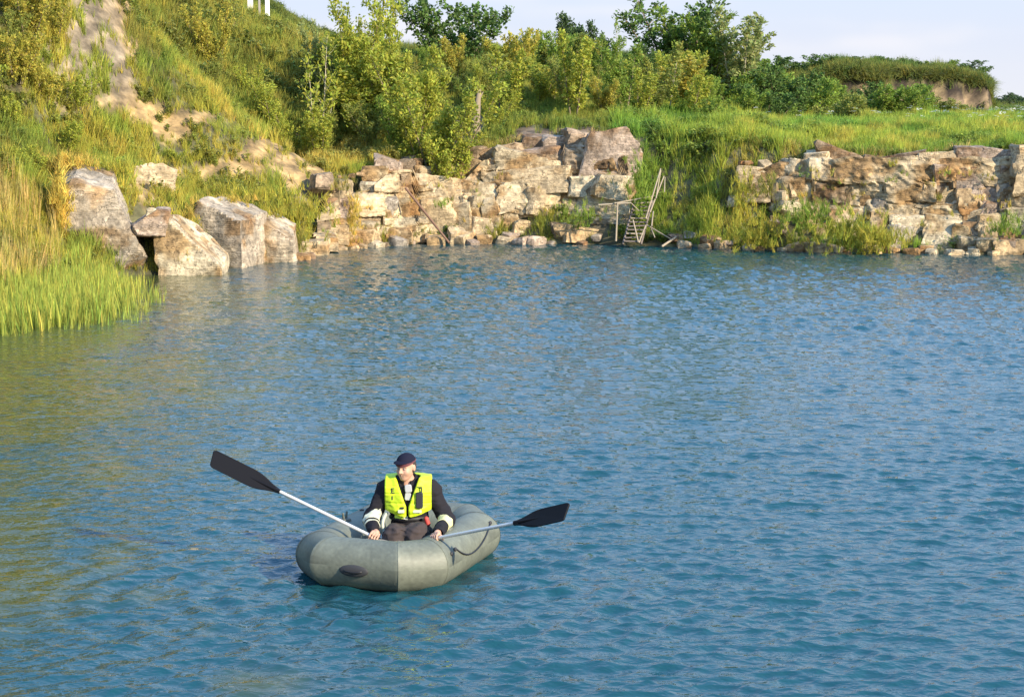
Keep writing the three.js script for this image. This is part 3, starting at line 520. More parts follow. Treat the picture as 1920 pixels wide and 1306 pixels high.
{ // green growth on the shelves among the stones and the overhanging fringe along the ledge tops
  setSeed(717); const s = [];
  const clump = (px, py, d, n, rx, ry, c, h0, h1) => { for (let i = 0; i < n; i++) { const p = at(px + gauss() * rx, py + gauss() * ry, d + rr(-0.25, 0.25)), ht = rr(h0, h1); s.push([p.x, p.y - ht * 0.4, p.z, ht, ht * 0.9, rnd() * 6.283, gauss() * 0.3, vary(c, 0.2)]); } };
  for (let i = 0; i < 46; i++) { const px = rr(608, 1186), py = lerp(piece([[600, 395], [760, 330], [860, 350], [930, 300], [1188, 290]], px), 455, Math.pow(rnd(), 1.3)), dd = shoreD(at(px, py, 37).x) + 0.28 + (462 - py) * 0.0034; clump(px, py, dd, 5 + Math.floor(rr(0, 14)), rr(3, 10), rr(1, 4), [GC.green, GC.lime, GC.olive, GC.yellow][i % 4], 0.08, 0.26); }
  for (let i = 0; i < 44; i++) { const px = rr(1392, 1960), py = lerp(300, 462, Math.pow(rnd(), 1.2)), dd = shoreD(at(px, py, 37).x) + 0.30 + (470 - py) * 0.0022; clump(px, py, dd, 5 + Math.floor(rr(0, 14)), rr(3, 10), rr(1, 4), [GC.green, GC.lime, GC.olive, GC.yellow][i % 4], 0.08, 0.26); }
  clump(1200, 345, 38.0, 90, 10, 26, GC.green, 0.2, 0.45); clump(1395, 380, 36.6, 120, 14, 34, GC.lime, 0.2, 0.45); clump(1440, 345, 36.4, 50, 16, 12, GC.olive, 0.15, 0.35); clump(625, 345, 37.4, 70, 22, 8, GC.olive, 0.15, 0.35);
  clump(270, 385, 32.5, 60, 14, 10, GC.lime, 0.15, 0.35); clump(352, 400, 33.0, 70, 9, 14, GC.yellow, 0.15, 0.35); clump(550, 448, 35.0, 70, 14, 10, GC.olive, 0.15, 0.35); clump(500, 392, 34.6, 80, 26, 6, GC.lime, 0.15, 0.35); clump(345, 480, 31.5, 24, 9, 7, GC.yellow, 0.1, 0.25); clump(560, 385, 36.0, 120, 26, 16, GC.lime, 0.2, 0.4);
  clump(120, 302, 32.2, 120, 26, 7, GC.yellow, 0.25, 0.5); clump(215, 312, 32.6, 70, 18, 6, GC.lime, 0.2, 0.4); clump(112, 380, 31.1, 160, 9, 36, GC.yellow, 0.25, 0.5); clump(430, 374, 33.9, 60, 26, 5, GC.yellow, 0.15, 0.3); clump(1090, 400, 38.2, 70, 20, 12, GC.green, 0.15, 0.35); clump(1600, 435, 35.7, 260, 40, 18, mixc(GC.lime, GC.green, 0.4), 0.2, 0.45); clump(1520, 400, 36.0, 120, 30, 14, GC.green, 0.2, 0.4); clump(1650, 445, 35.5, 90, 18, 10, GC.lime, 0.2, 0.4);
  clump(1890, 420, 35.3, 80, 20, 10, GC.green, 0.15, 0.35); clump(540, 400, 35.4, 180, 32, 22, GC.lime, 0.25, 0.5); clump(660, 400, 37.4, 80, 8, 22, GC.yellow, 0.2, 0.4); clump(830, 380, 38.2, 30, 10, 5, GC.green, 0.1, 0.25); clump(300, 400, 32.6, 110, 16, 14, GC.lime, 0.2, 0.4); clump(330, 440, 32.4, 80, 12, 16, GC.yellow, 0.15, 0.35); clump(440, 362, 34.6, 130, 40, 8, GC.lime, 0.2, 0.4); clump(1430, 430, 36.2, 160, 40, 18, GC.lime, 0.2, 0.4);
  for (let i = 0; i < 900; i++) { const px = rr(1390, 1960), d0 = shoreD(at(px, 290, 36).x) + rr(0.75, 1.5), p = at(px, 290, d0), ht = rr(0.2, 0.45); if (n3(px * 0.02, 1, 1) < -0.25) continue; s.push([p.x, ground(p.x, d0) - 0.04, -d0 * K, ht, ht, rnd() * 6.283, gauss() * 0.3, vary(mixc(GC.olive, GC.straw, rnd() * 0.7), 0.2)]); }
  for (let i = 0; i < 700; i++) { const px = rr(600, 1190), d0 = shoreD(at(px, 290, 38).x) + rr(1.0, 1.7), p = at(px, 290, d0), ht = rr(0.15, 0.4); if (n3(px * 0.02, 1, 7) < -0.1) continue; s.push([p.x, ground(p.x, d0) - 0.04, -d0 * K, ht, ht, rnd() * 6.283, gauss() * 0.4, vary(mixc(GC.olive, GC.straw, rnd()), 0.2)]); }
  scatter('ledge_grass', 'grass tufts growing on the shelves and tops of the rock ledges', 'grass', bladeGeo(10, 46, { width: 0.026, lean: 0.8, spread: 0.2, curl: 0.8 }), grassMat, s);
}
{ // umbels of white flowers in the meadow
  setSeed(919); const pos = [], idx = [], col = [];
  for (let i = 0; i < 16; i++) { const a = rnd() * 6.283, r = 0.5 * Math.sqrt(rnd()); const p = V(Math.cos(a) * r, 1 - r * r * 0.3, Math.sin(a) * r), d = V(Math.cos(a), 0.3, Math.sin(a)).normalize(); leafQuad(pos, col, idx, p, d, V(-Math.sin(a), 0, Math.cos(a)), 0.25, 0.12, [1, 1, 1]); }
  const s = []; for (let i = 0; i < 90; i++) { const px = rnd() < 0.7 ? rr(1700, 1990) : rr(1400, 1700), d = rr(41, 54), x = at(px, 240, d).x; s.push([x, ground(x, d) + rr(0.35, 0.6), -d * K, 0.1, rr(0.12, 0.2), rnd() * 6, gauss() * 0.2, [0.8, 0.8, 0.7]]); }
  scatter('white_wildflowers', 'small white flower heads dotted over the meadow at the right', 'wildflowers', geoFrom(pos, col, idx), herbMat, s);
}

// ---------------------------------------------------------------- trees and shrubs: stems, limbs and leaves
const barkMat = std({ color: rgb(0.20, 0.155, 0.105), roughness: 0.95, vertexColors: false });
const paleBark = std({ color: rgb(0.42, 0.37, 0.27), roughness: 0.95 });
function stick(parts, a, b, r0, r1, sides = 5) {
  const d = b.clone().sub(a), l = d.length(), g = new THREE.CylinderGeometry(r1, r0, l, sides, 1, false);
  g.translate(0, l / 2, 0); g.applyQuaternion(new THREE.Quaternion().setFromUnitVectors(V(0, 1, 0), d.divideScalar(l))); g.translate(a.x, a.y, a.z); parts.push(g.toNonIndexed());
}
// kind: stems, limbs per stem, limb length along the height, steepness of limbs, leaves per limb
function plantGeo(seed, o) {
  setSeed(seed);
  const wood = [], pos = [], col = [], idx = [];
  const leafAt = (p, along) => {
    const d = along.clone().multiplyScalar(0.55).add(randDir().multiplyScalar(0.8)); d.y += o.droop ?? 0; d.normalize();
    let sd = V().crossVectors(d, V(0, 1, 0)); if (sd.lengthSq() < 0.01) sd.set(1, 0, 0); sd.normalize().applyAxisAngle(d, rr(-1, 1)); const k = rr(0.7, 1.3), l = o.leaf * rr(0.7, 1.35);
    leafQuad(pos, col, idx, p, d, sd, l, l * (o.wide ?? 0.3), [k * rr(0.85, 1.2), k, k * 0.85]);
  };
  for (let s = 0; s < o.stems; s++) {
    const a = rnd() * 6.283, lean = s === 0 && o.stems < 3 ? 0.06 : rr(o.lean[0], o.lean[1]), H = (s === 0 ? 1 : rr(0.62, 1)), r0 = o.thick * H;
    const base = V(Math.cos(a), 0, Math.sin(a)).multiplyScalar(o.foot * rnd()), bend = gauss() * 0.06;
    const pt = (t) => base.clone().add(V(Math.cos(a) * lean * (t + bend * t * t), t, Math.sin(a) * lean * (t - bend * t * t)).multiplyScalar(H));
    const n = 6; for (let i = 0; i < n; i++) stick(wood, pt(i / n), pt((i + 1) / n), r0 * (1 - 0.88 * i / n), r0 * (1 - 0.88 * (i + 1) / n));
    for (let k = 0; k < o.limbs; k++) {
      const t = lerp(o.from, 0.99, (k + rnd()) / o.limbs), b = k * 2.4 + rr(-0.5, 0.5), L = piece(o.profile, t) * rr(0.65, 1.15) * H, up = o.rise * rr(0.6, 1.4);
      const dir = V(Math.cos(b), up, Math.sin(b)).normalize(), p0 = pt(t), p1 = p0.clone().addScaledVector(dir, L * 0.55), d2 = dir.clone().add(V(0, o.tip ?? 0.25, 0)).add(randDir().multiplyScalar(0.25)).normalize(), p2 = p1.clone().addScaledVector(d2, L * 0.45);
      stick(wood, p0, p1, r0 * 0.35 * (1.05 - t * 0.7), r0 * 0.2 * (1.05 - t * 0.7), 4); stick(wood, p1, p2, r0 * 0.2 * (1.05 - t * 0.7), r0 * 0.05, 4);
      const m = Math.max(3, Math.round(o.leaves * (0.35 + L / (o.lmax ?? 0.4))));
      for (let i = 0; i < m; i++) { const q = Math.pow(rr(0.02, 1), 0.75), p = q < 0.55 ? p0.clone().lerp(p1, q / 0.55) : p1.clone().lerp(p2, (q - 0.55) / 0.45); p.add(randDir().multiplyScalar(o.puff * rr(0.2, 1) * (1.15 - 0.5 * q))); leafAt(p, q < 0.55 ? dir : d2); }
    }
    for (let i = 0; i < o.leaves * 0.8; i++) leafAt(pt(rr(0.8, 1.03)).add(randDir().multiplyScalar(o.puff * 0.5)), V(0, 1, 0));
  }
  // bring to unit height and unit width
  const ys = [], rs = []; for (let i = 0; i < pos.length; i += 12) { ys.push(pos[i + 1]); rs.push(Math.hypot(pos[i], pos[i + 2])); }
  ys.sort((a, b) => a - b); rs.sort((a, b) => a - b);
  const fy = 1 / ys[Math.floor(ys.length * 0.992)], fr = 0.5 / rs[Math.floor(rs.length * 0.93)], w = mergeGeometries(wood), c = geoFrom(pos, col, idx);
  for (const g of [w, c]) { g.scale(fr, fy, fr); g.computeVertexNormals(); }
  return { wood: w, crown: c };
}
const KIND = {
  sapling: { stems: 4, limbs: 15, from: 0.12, profile: [[0, 0.16], [0.3, 0.27], [0.7, 0.19], [1, 0.05]], rise: 1.5, tip: 0.5, leaves: 60, lmax: 0.25, leaf: 0.040, wide: 0.28, puff: 0.055, lean: [0.08, 0.34], foot: 0.1, thick: 0.011 },
  poplar: { stems: 1, limbs: 34, from: 0.1, profile: [[0, 0.16], [0.25, 0.25], [0.65, 0.16], [1, 0.04]], rise: 1.4, tip: 0.55, leaves: 80, lmax: 0.25, leaf: 0.034, wide: 0.34, puff: 0.045, lean: [0.05, 0.2], foot: 0.02, thick: 0.014 },
  willow: { stems: 6, limbs: 14, from: 0.08, profile: [[0, 0.22], [0.4, 0.3], [0.75, 0.24], [1, 0.08]], rise: 1.0, tip: 0.35, leaves: 70, lmax: 0.3, leaf: 0.040, wide: 0.26, puff: 0.075, lean: [0.15, 0.55], foot: 0.14, thick: 0.012 },
  round: { stems: 7, limbs: 17, from: 0.03, profile: [[0, 0.34], [0.45, 0.34], [0.8, 0.24], [1, 0.1]], rise: 0.75, tip: 0.25, leaves: 56, lmax: 0.38, leaf: 0.044, wide: 0.28, puff: 0.06, lean: [0.1, 0.62], foot: 0.08, thick: 0.02 },
  bush: { stems: 7, limbs: 12, from: 0.05, profile: [[0, 0.45], [0.5, 0.42], [0.85, 0.3], [1, 0.12]], rise: 0.7, tip: 0.3, leaves: 56, lmax: 0.45, leaf: 0.058, wide: 0.36, puff: 0.1, lean: [0.3, 0.85], foot: 0.25, thick: 0.014 },
  sparse: { stems: 3, limbs: 13, from: 0.25, profile: [[0, 0.16], [0.4, 0.24], [0.8, 0.16], [1, 0.06]], rise: 1.3, tip: 0.4, leaves: 20, lmax: 0.3, leaf: 0.04, wide: 0.26, puff: 0.05, lean: [0.1, 0.4], foot: 0.1, thick: 0.010 },
};
const PROTO = {}; for (const k in KIND) PROTO[k] = [0, 1, 2].map((i) => plantGeo(1234 + i * 77 + k.length * 131 + k.charCodeAt(0), KIND[k]));
const CROWN = { lime: leafMat(rgb(0.39, 0.43, 0.075), 0.5), yellow: leafMat(rgb(0.46, 0.43, 0.09), 0.5), green: leafMat(rgb(0.24, 0.34, 0.065), 0.5), deep: leafMat(rgb(0.11, 0.19, 0.055)), dark: leafMat(rgb(0.075, 0.13, 0.055)), olive: leafMat(rgb(0.29, 0.33, 0.085), 0.5), silver: leafMat(rgb(0.33, 0.38, 0.16), 0.5) };
let plantNo = 0;
// an upright plant whose foot is at (px, distance), reaching up to py; wide: how broad for its height
function plant(name, kind, px, topPy, d, wide, tone, label, category, group, bark = barkMat, foot) {
  plantNo++; setSeed(4000 + plantNo * 13);
  const x = at(px, 250, d).x, y = foot ?? ground(x, d), top = at(px, topPy, d).y, h = Math.max(0.4, top - y), P = PROTO[kind][plantNo % 3];
  const o = thing(name, label, category, V(x, y - 0.05, -d * K), rnd() * 6.283, group);
  o.scale.set(h * wide, h, h * wide);
  mesh('trunk', P.wood, bark, o); mesh('crown', P.crown, CROWN[tone], o);
  return o;
}
// on the skyline
plant('round_tree', 'bush', 866, -2, 52, 1.5, 'deep', 'rounded dark green tree standing alone on the skyline above the thicket', 'tree');
plant('round_tree', 'bush', 1064, 30, 53, 1.0, 'dark', 'dark green spiky topped tree on the skyline, middle of the three dark ones', 'tree');
plant('round_tree', 'bush', 1112, 46, 54, 1.1, 'dark', 'lower dark tree merging into the spiky topped one on the skyline', 'tree');
plant('round_tree', 'round', 1266, -8, 52, 1.0, 'deep', 'tallest dark green tree on the skyline, cut by the top edge', 'tree');
plant('round_tree', 'round', 1322, 20, 51.5, 0.8, 'green', 'mid green tree crowding the tallest dark tree', 'tree');
plant('pale_tree', 'sapling', 1386, 20, 51, 0.75, 'silver', 'pale yellow green tree at the end of the skyline row', 'tree', null, paleBark);
plant('sparse_sapling', 'sparse', 1165, 32, 49, 0.5, 'green', 'thin see-through sapling on the skyline left of the tallest tree', 'sapling', null, paleBark);
plant('skyline_shrub', 'round', 983, 66, 52, 1.0, 'deep', 'small dark shrub on the skyline between the two round trees', 'shrub');
plant('skyline_shrub', 'round', 1340, 66, 52, 1.1, 'olive', 'olive shrub under the right side of the tallest tree', 'shrub');
plant('skyline_shrub', 'round', 1215, 88, 50, 1.1, 'deep', 'dark shrub at the left foot of the tallest tree', 'shrub');
// the thicket on the slope behind the rocks
plant('tall_willow', 'willow', 655, -6, 43, 0.72, 'lime', 'tall willow shrub with a ragged top, highest of the thicket', 'shrub');
plant('tall_willow', 'willow', 722, 36, 42.5, 0.8, 'lime', 'ragged willow shrub just right of the highest one', 'shrub');
plant('tall_willow', 'willow', 622, 38, 44, 0.6, 'silver', 'silvery willow shrub left of the highest one', 'shrub');
plant('poplar_sapling', 'sparse', 593, 62, 41, 0.42, 'lime', 'slim upright sapling with a bare pale stem, left of the willows', 'sapling', null, paleBark);
plant('leafy_shrub', 'willow', 780, 70, 41.2, 0.85, 'lime', 'bright yellow green leafy shrub at the middle of the thicket', 'shrub');
plant('leafy_shrub', 'willow', 818, 150, 39.6, 1.1, 'lime', 'broad bright leafy shrub hanging over the middle rock ledge', 'shrub');
plant('leafy_shrub', 'willow', 748, 175, 40.2, 0.7, 'green', 'shaded green shrub in the hollow behind the grassy mound', 'shrub');
plant('leafy_shrub', 'bush', 842, 250, 39.4, 1.0, 'lime', 'low leafy shrub spilling down to the pale ledge stones', 'shrub');
const HUE = { lime: 'bright yellow green', yellow: 'golden yellow', olive: 'olive green', green: 'fresh green', deep: 'dark green', dark: 'blackish green', silver: 'silvery green' }, FORM = { willow: 'spreading leafy shrub', sapling: 'slender upright sapling', bush: 'low rounded bush', sparse: 'thin sapling', round: 'round shrub' };
const THICK = 'saplings and shrubs of the thicket', TL = (k, t, d) => HUE[t] + ' ' + FORM[k] + (d > 45 ? ' at the back of the thicket near the skyline' : ' at the front of the thicket above the rock ledge');
for (const [k, px, py, d, w, t] of [['sapling', 690, 112, 41.5, 0.8, 'lime'], ['willow', 700, 190, 41, 0.9, 'olive'], ['sapling', 850, 120, 44, 0.85, 'olive'], ['willow', 905, 120, 44, 0.8, 'lime'], ['sapling', 945, 86, 42.5, 0.75, 'lime'], ['willow', 930, 170, 41.5, 0.9, 'lime'], ['bush', 1010, 150, 45, 1.1, 'olive'], ['willow', 1020, 120, 46, 0.8, 'green'], ['willow', 960, 215, 41, 1.1, 'lime'], ['sapling', 1120, 120, 46, 0.8, 'olive'], ['willow', 1200, 130, 46, 0.8, 'green'], ['bush', 1150, 185, 43, 1.1, 'olive'], ['willow', 1045, 200, 41.5, 1.0, 'lime'], ['bush', 880, 200, 43.5, 1.0, 'olive'], ['willow', 800, 140, 46, 0.8, 'green'], ['willow', 870, 105, 48, 0.8, 'olive'], ['bush', 760, 120, 47, 1.0, 'green'], ['bush', 960, 110, 49, 1.2, 'green'], ['bush', 1050, 115, 49.5, 1.2, 'deep'], ['bush', 1130, 115, 49.5, 1.2, 'green'], ['bush', 1290, 150, 49, 1.2, 'olive'], ['bush', 1230, 160, 48, 1.1, 'green'], ['willow', 1110, 150, 44.5, 0.9, 'olive']])
  plant('thicket_shrub', k, px, py, d, w, t, TL(k, t, d), 'shrub', THICK);
plant('poplar_sapling', 'sapling', 1076, 62, 42, 0.62, 'lime', 'slender pointed yellow green sapling above the brown overhang', 'sapling');
plant('poplar_sapling', 'sapling', 1172, 84, 43, 0.6, 'green', 'pointed green sapling between the overhang and the tallest tree', 'sapling');
plant('poplar_sapling', 'sapling', 1242, 82, 44, 0.7, 'olive', 'open branched sapling in front of the tallest dark tree', 'sapling', null, paleBark);
plant('poplar_sapling', 'sapling', 1288, 132, 43, 0.75, 'lime', 'bright sapling at the right end of the thicket', 'sapling');
plant('poplar_sapling', 'sparse', 1330, 170, 44, 0.8, 'yellow', 'small thin sapling at the edge of the meadow', 'sapling');
setSeed(3131);
const extra = []; for (let i = 0; i < 34; i++) { const px = rr(600, 1330), d = rr(40.6, 49.5); extra.push([['willow', 'sapling', 'bush'][i % 3], px, d, rr(1.0, 2.1), rr(0.7, 1.2), ['lime', 'olive', 'green', 'lime', 'yellow'][i % 5]]); }
for (const [k, px, d, h, w, t] of extra) { const x = at(px, 250, d).x, a = at(px, 0, d), b = at(px, 300, d), y = ground(x, d) + h; plant('thicket_shrub', k, px, 300 * (a.y - y) / (a.y - b.y), d, w, t, TL(k, t, d), 'shrub', THICK); }
// on the left slope
const HL = 'shrubs scattered on the left hillside', HT = (k, t, d) => HUE[t] + ' ' + FORM[k] + (d > 43 ? ' high on the slope behind the sandy spur' : ' at the foot of the slope behind the sandy spur');
for (const [k, px, py, d, w, t] of [['willow', 330, 10, 45, 0.8, 'olive'], ['willow', 400, 4, 44, 0.75, 'yellow'], ['sapling', 440, -10, 46, 0.7, 'olive'], ['willow', 390, 90, 42, 0.9, 'olive'], ['willow', 470, 120, 42.5, 0.8, 'lime'], ['willow', 520, 150, 41.5, 0.9, 'lime'], ['willow', 555, 190, 40.6, 0.9, 'lime'], ['bush', 470, 200, 41, 0.9, 'yellow'], ['sapling', 500, 80, 45, 0.7, 'yellow'], ['bush', 290, 60, 43.5, 1.0, 'green'], ['bush', 350, 120, 42, 1.0, 'olive'], ['bush', 620, 190, 41.5, 0.9, 'olive'], ['willow', 560, 90, 45, 0.7, 'olive'], ['bush', 250, 10, 45, 0.9, 'green'], ['willow', 430, 160, 41.2, 0.8, 'olive'], ['sapling', 600, 210, 40.3, 0.8, 'lime'], ['bush', 520, 225, 40.2, 1.0, 'lime']])
  plant('hillside_shrub', k, px, py, d, w, t, HT(k, t, d), 'shrub', HL);
const HN = (k, t, py) => HUE[t] + ' ' + FORM[k] + (py < 100 ? ' at the top of the near slope beside the sandy crest' : py < 240 ? ' halfway up the near slope above the grey boulder' : ' just above the shore boulders on the near slope'), HG = 'low shrubs on the near left slope';
for (const [k, px, py, d, w, t] of [['willow', 60, -60, 34.6, 0.9, 'yellow'], ['willow', 110, -10, 35.2, 0.9, 'yellow'], ['bush', 30, 60, 33.8, 1.0, 'yellow'], ['willow', 10, 20, 34, 0.9, 'olive'], ['bush', 90, 110, 34.2, 1.1, 'yellow'], ['bush', 150, 140, 34.8, 1.2, 'lime'], ['bush', 30, 175, 33, 1.1, 'lime'], ['bush', 120, 225, 33.6, 1.2, 'lime'], ['bush', 200, 270, 34.3, 1.2, 'yellow'], ['bush', 330, 285, 35.6, 1.2, 'lime'], ['bush', 60, 270, 32, 1.2, 'lime'], ['bush', 400, 285, 36.2, 1.3, 'yellow'], ['willow', -60, -20, 33, 0.9, 'yellow'], ['bush', -80, 120, 32, 1.1, 'lime']])
  plant('slope_shrub', k, px, py, d, w, t, HN(k, t, py), 'shrub', HG);
// the bushes below and upon the raised bank at the right
const RB = 'dark green bushes below the raised bank', RT = (t, d) => 'rounded ' + HUE[t] + (d < 46 ? ' bush standing out in the meadow' : d < 51.5 ? ' bush where the meadow meets the skyline trees' : ' bush at the foot of the raised bank');
for (const [px, py, d, w, t] of [[1375, 150, 50, 1.0, 'green'], [1420, 138, 51, 1.0, 'deep'], [1465, 145, 50.5, 1.0, 'deep'], [1510, 150, 52, 1.0, 'green'], [1440, 172, 48.5, 1.1, 'deep'], [1395, 180, 48, 1.1, 'green'], [1550, 160, 53, 1.0, 'green'], [1600, 168, 53.5, 1.1, 'deep'], [1645, 172, 53, 1.1, 'green'], [1690, 172, 53, 1.2, 'green'], [1735, 176, 54, 1.2, 'green'], [1570, 190, 50, 1.2, 'olive'], [1350, 205, 44.5, 1.2, 'green'], [1480, 195, 49, 1.1, 'green'], [1785, 196, 55, 1.3, 'olive'], [1370, 225, 43, 1.1, 'deep']])
  plant('bank_bush', 'bush', px, py - 14, d, w * 1.5, t, RT(t, d), 'bush', RB);
const UB = 'leafy shrubs along the top of the raised bank', UT = 'low leafy shrub on the top of the raised bank';
for (let i = 0; i < 15; i++) { setSeed(60 + i); const px = 1445 + i * 27 + rr(-6, 6); plant('bank_top_shrub', 'bush', px, piece([[1440, 122], [1560, 112], [1600, 116], [1780, 120], [1820, 130], [1880, 150]], px) + rr(-14, 4), 59.6 + rr(0, 1.2), 2.6, i % 3 ? 'deep' : 'green', UT, 'shrub', UB); }
// far woods beyond the right end of the bank
for (let i = 0; i < 9; i++) { setSeed(90 + i); const d = 230 + i * 9, px = 1868 + i * 26; plant('far_tree', 'round', px, 172 + rr(0, 9), d, 1.6, 'dark', 'distant dark tree on the horizon beyond the end of the bank', 'tree', 'far trees on the horizon'); }

{ // turf hanging over the cut edge of the raised bank
  setSeed(2024); const s = [];
  for (let i = 0; i < 2600; i++) { const x = rr(13, 22.7), e = piece(BANK, x) + (x > 17 ? rr(0.35, 0.8) : rr(-0.1, 0.6)), h = ground(x, e + 0.35), ht = rr(0.3, 0.6); s.push([x, h - (x > 17 ? rr(0, 0.16) : rr(0, 0.5)), -e * K, ht, ht * 1.1, rnd() * 6.283, rr(0.2, 0.8), vary(mixc(GC.deep, GC.olive, rnd()), 0.2)]); }
  scatter('overhanging_turf', 'grass and weeds hanging over the cut edge of the raised bank', 'grass', bladeGeo(12, 47, { width: 0.02, lean: 0.9, spread: 0.25, curl: 0.9 }), grassMat, s);
}
// ---------------------------------------------------------------- inflatable boat
function boxRound(w, h, d, r = 0.01) { const s = new THREE.Shape(); const a = w / 2 - r, b = h / 2 - r; s.absarc(a, b, r, 0, Math.PI / 2); s.absarc(-a, b, r, Math.PI / 2, Math.PI); s.absarc(-a, -b, r, Math.PI, Math.PI * 1.5); s.absarc(a, -b, r, Math.PI * 1.5, Math.PI * 2); const g = new THREE.ExtrudeGeometry(s, { depth: Math.max(1e-3, d - 2 * Math.min(r, d / 3)), bevelEnabled: true, bevelSize: Math.min(r, d / 3) * 0.6, bevelThickness: Math.min(r, d / 3), bevelSegments: 2, curveSegments: 5 }); g.translate(0, 0, -d / 2 + Math.min(r, d / 3)); return g; }
const pvcTex = (() => { const a = tileFbm(512, 4, 6, 301, 0.55), b = tileFbm(512, 40, 3, 302); return { map: dataTex(512, (i) => { const v = 0.80 + 0.34 * (a[i] - 0.5) + 0.14 * (b[i] - 0.5); return [v, v, v * 0.985]; }, true), bump: dataTex(512, (i) => [0.7 * a[i] + 0.3 * b[i]]) }; })();
const pvc = phys({ color: rgb(0.195, 0.212, 0.168), map: pvcTex.map, bumpMap: pvcTex.bump, bumpScale: 0.004, roughness: 0.55 });
const pvcDark = phys({ color: rgb(0.15, 0.165, 0.14), map: pvcTex.map, roughness: 0.6 });
const black = std({ color: rgb(0.016, 0.016, 0.018), roughness: 0.5 }), rubber = std({ color: rgb(0.03, 0.03, 0.032), roughness: 0.7 });
const boat = thing('inflatable_boat', 'small grey green inflatable rowing boat with the person aboard', 'boat', V(BOAT.x, 0, -BOAT.d), BOAT.turn);
{
  const e = 0.31, Wc = 0.50, Lc = 0.80, zc = 0.58, R = 0.222, CY = 0.168, ring = [[e, Lc], [Wc, zc], [Wc, -zc], [e, -Lc], [-e, -Lc], [-Wc, -zc], [-Wc, zc], [-e, Lc]];
  const n = ring.length, segN = ring.map((p, i) => { const q = ring[(i + 1) % n], dx = q[0] - p[0], dz = q[1] - p[1], l = Math.hypot(dx, dz); return [-dz / l * 1, dx / l * 1, l]; }).map(([a, b, l]) => [a, b, l]);
  // outward normals: ring runs clockwise seen from above
  const out = ring.map((p, i) => { const q = ring[(i + 1) % n], mx = (p[0] + q[0]) / 2, mz = (p[1] + q[1]) / 2, [a, b] = segN[i]; return a * mx + b * mz > 0 ? [a, b] : [-a, -b]; });
  const mitre = ring.map((p, i) => { const a = out[(i + n - 1) % n], b = out[i], x = a[0] + b[0], z = a[1] + b[1], l = Math.hypot(x, z), c = (x * b[0] + z * b[1]) / l; return [x / l, z / l, 1 / c]; });
  const lift = (z) => 0.05 * Math.pow(Math.abs(z) / 1.06, 4);
  const sweep = (i, rad, t0, t1, ts) => {
    const q = (i + 1) % n, P = 40, pos = [], nor = [], uv = [], idx = [];
    ts.forEach((t, k) => {
      for (let j = 0; j <= P; j++) {
        const ph = j / P * 2 * Math.PI, c = Math.cos(ph), s = Math.sin(ph), bulge = rad;
        const A = [ring[i][0] + mitre[i][0] * mitre[i][2] * bulge * c, ring[i][1] + mitre[i][1] * mitre[i][2] * bulge * c], B = [ring[q][0] + mitre[q][0] * mitre[q][2] * bulge * c, ring[q][1] + mitre[q][1] * mitre[q][2] * bulge * c];
        const x = lerp(A[0], B[0], t), z = lerp(A[1], B[1], t), wa = Math.max(0, 1 - t / 0.05) * 0.5, wb = Math.max(0, 1 - (1 - t) / 0.05) * 0.5;
        let nx = out[i][0], nz = out[i][1]; nx = lerp(lerp(nx, mitre[i][0], wa), mitre[q][0], wb); nz = lerp(lerp(nz, mitre[i][1], wa), mitre[q][1], wb);
        pos.push(x, CY + lift(z) + bulge * s, z); nor.push(nx * c, s, nz * c); uv.push(t * segN[i][2] * 1.2 + i * 0.37, j / P * 1.3);
      }
      if (k) for (let j = 0; j < P; j++) { const a = (k - 1) * (P + 1) + j, b = a + P + 1; idx.push(a, b, a + 1, b, b + 1, a + 1); }
    });
    const g = new THREE.BufferGeometry(); g.setAttribute('position', new THREE.Float32BufferAttribute(pos, 3)); g.setAttribute('normal', new THREE.Float32BufferAttribute(nor, 3)); g.setAttribute('uv', new THREE.Float32BufferAttribute(uv, 2)); g.setIndex(idx); return g;
  };
  const tube = [];
  for (let i = 0; i < n; i++) tube.push(sweep(i, R, 0, 1, [0, 0.02, 0.05, 0.2, 0.35, 0.5, 0.65, 0.8, 0.95, 0.98, 1]));
  mesh('tube', mergeGeometries(tube), pvc, boat);
  for (let i = 0; i < n; i++) { const w = 0.022 / segN[i][2]; mesh('seam_tape', sweep(i, R + 0.0025, 0, 1, [0, w]), pvc, boat); }
  // floor
  const fs = new THREE.Shape(ring.map(([x, z]) => new THREE.Vector2(x, -z))); const fg = new THREE.ExtrudeGeometry(fs, { depth: 0.05, bevelEnabled: false }); fg.rotateX(-Math.PI / 2); fg.translate(0, 0.07, 0);
  mesh('floor', fg, pvcDark, boat);
  const wood = std({ color: rgb(0.33, 0.30, 0.25), roughness: 0.7 });
  const seat = boxRound(0.74, 0.20, 0.022, 0.006); seat.rotateX(Math.PI / 2); seat.translate(0.0, 0.215, -0.03); mesh('seat', seat, wood, boat);
  const board = boxRound(0.46, 0.07, 0.02, 0.006); board.rotateX(Math.PI / 2); board.translate(0.12, 0.325, 0.515); mesh('front_board', board, wood, boat);
  // handle on the near end
  const pad = new THREE.SphereGeometry(1, 28, 16); pad.scale(0.135, 0.052, 0.022); pad.translate(0.0, CY + 0.01, Lc + R + 0.0); const handle = mesh('handle', pad, rubber, boat);
  const bar = new THREE.TorusGeometry(0.075, 0.011, 8, 20, Math.PI); bar.scale(1, 0.30, 1); bar.rotateX(Math.PI / 2 + 0.3); bar.translate(0, CY + 0.01, Lc + R + 0.018); mesh('grip', bar, black, handle);
  // lifeline on the right-hand side with its eyelets
  const pts = [], side = (z, y) => { const s = (y - CY) / R, c = Math.sqrt(Math.max(0, 1 - s * s)); return V(Wc + c * (R + 0.008), y, z); };
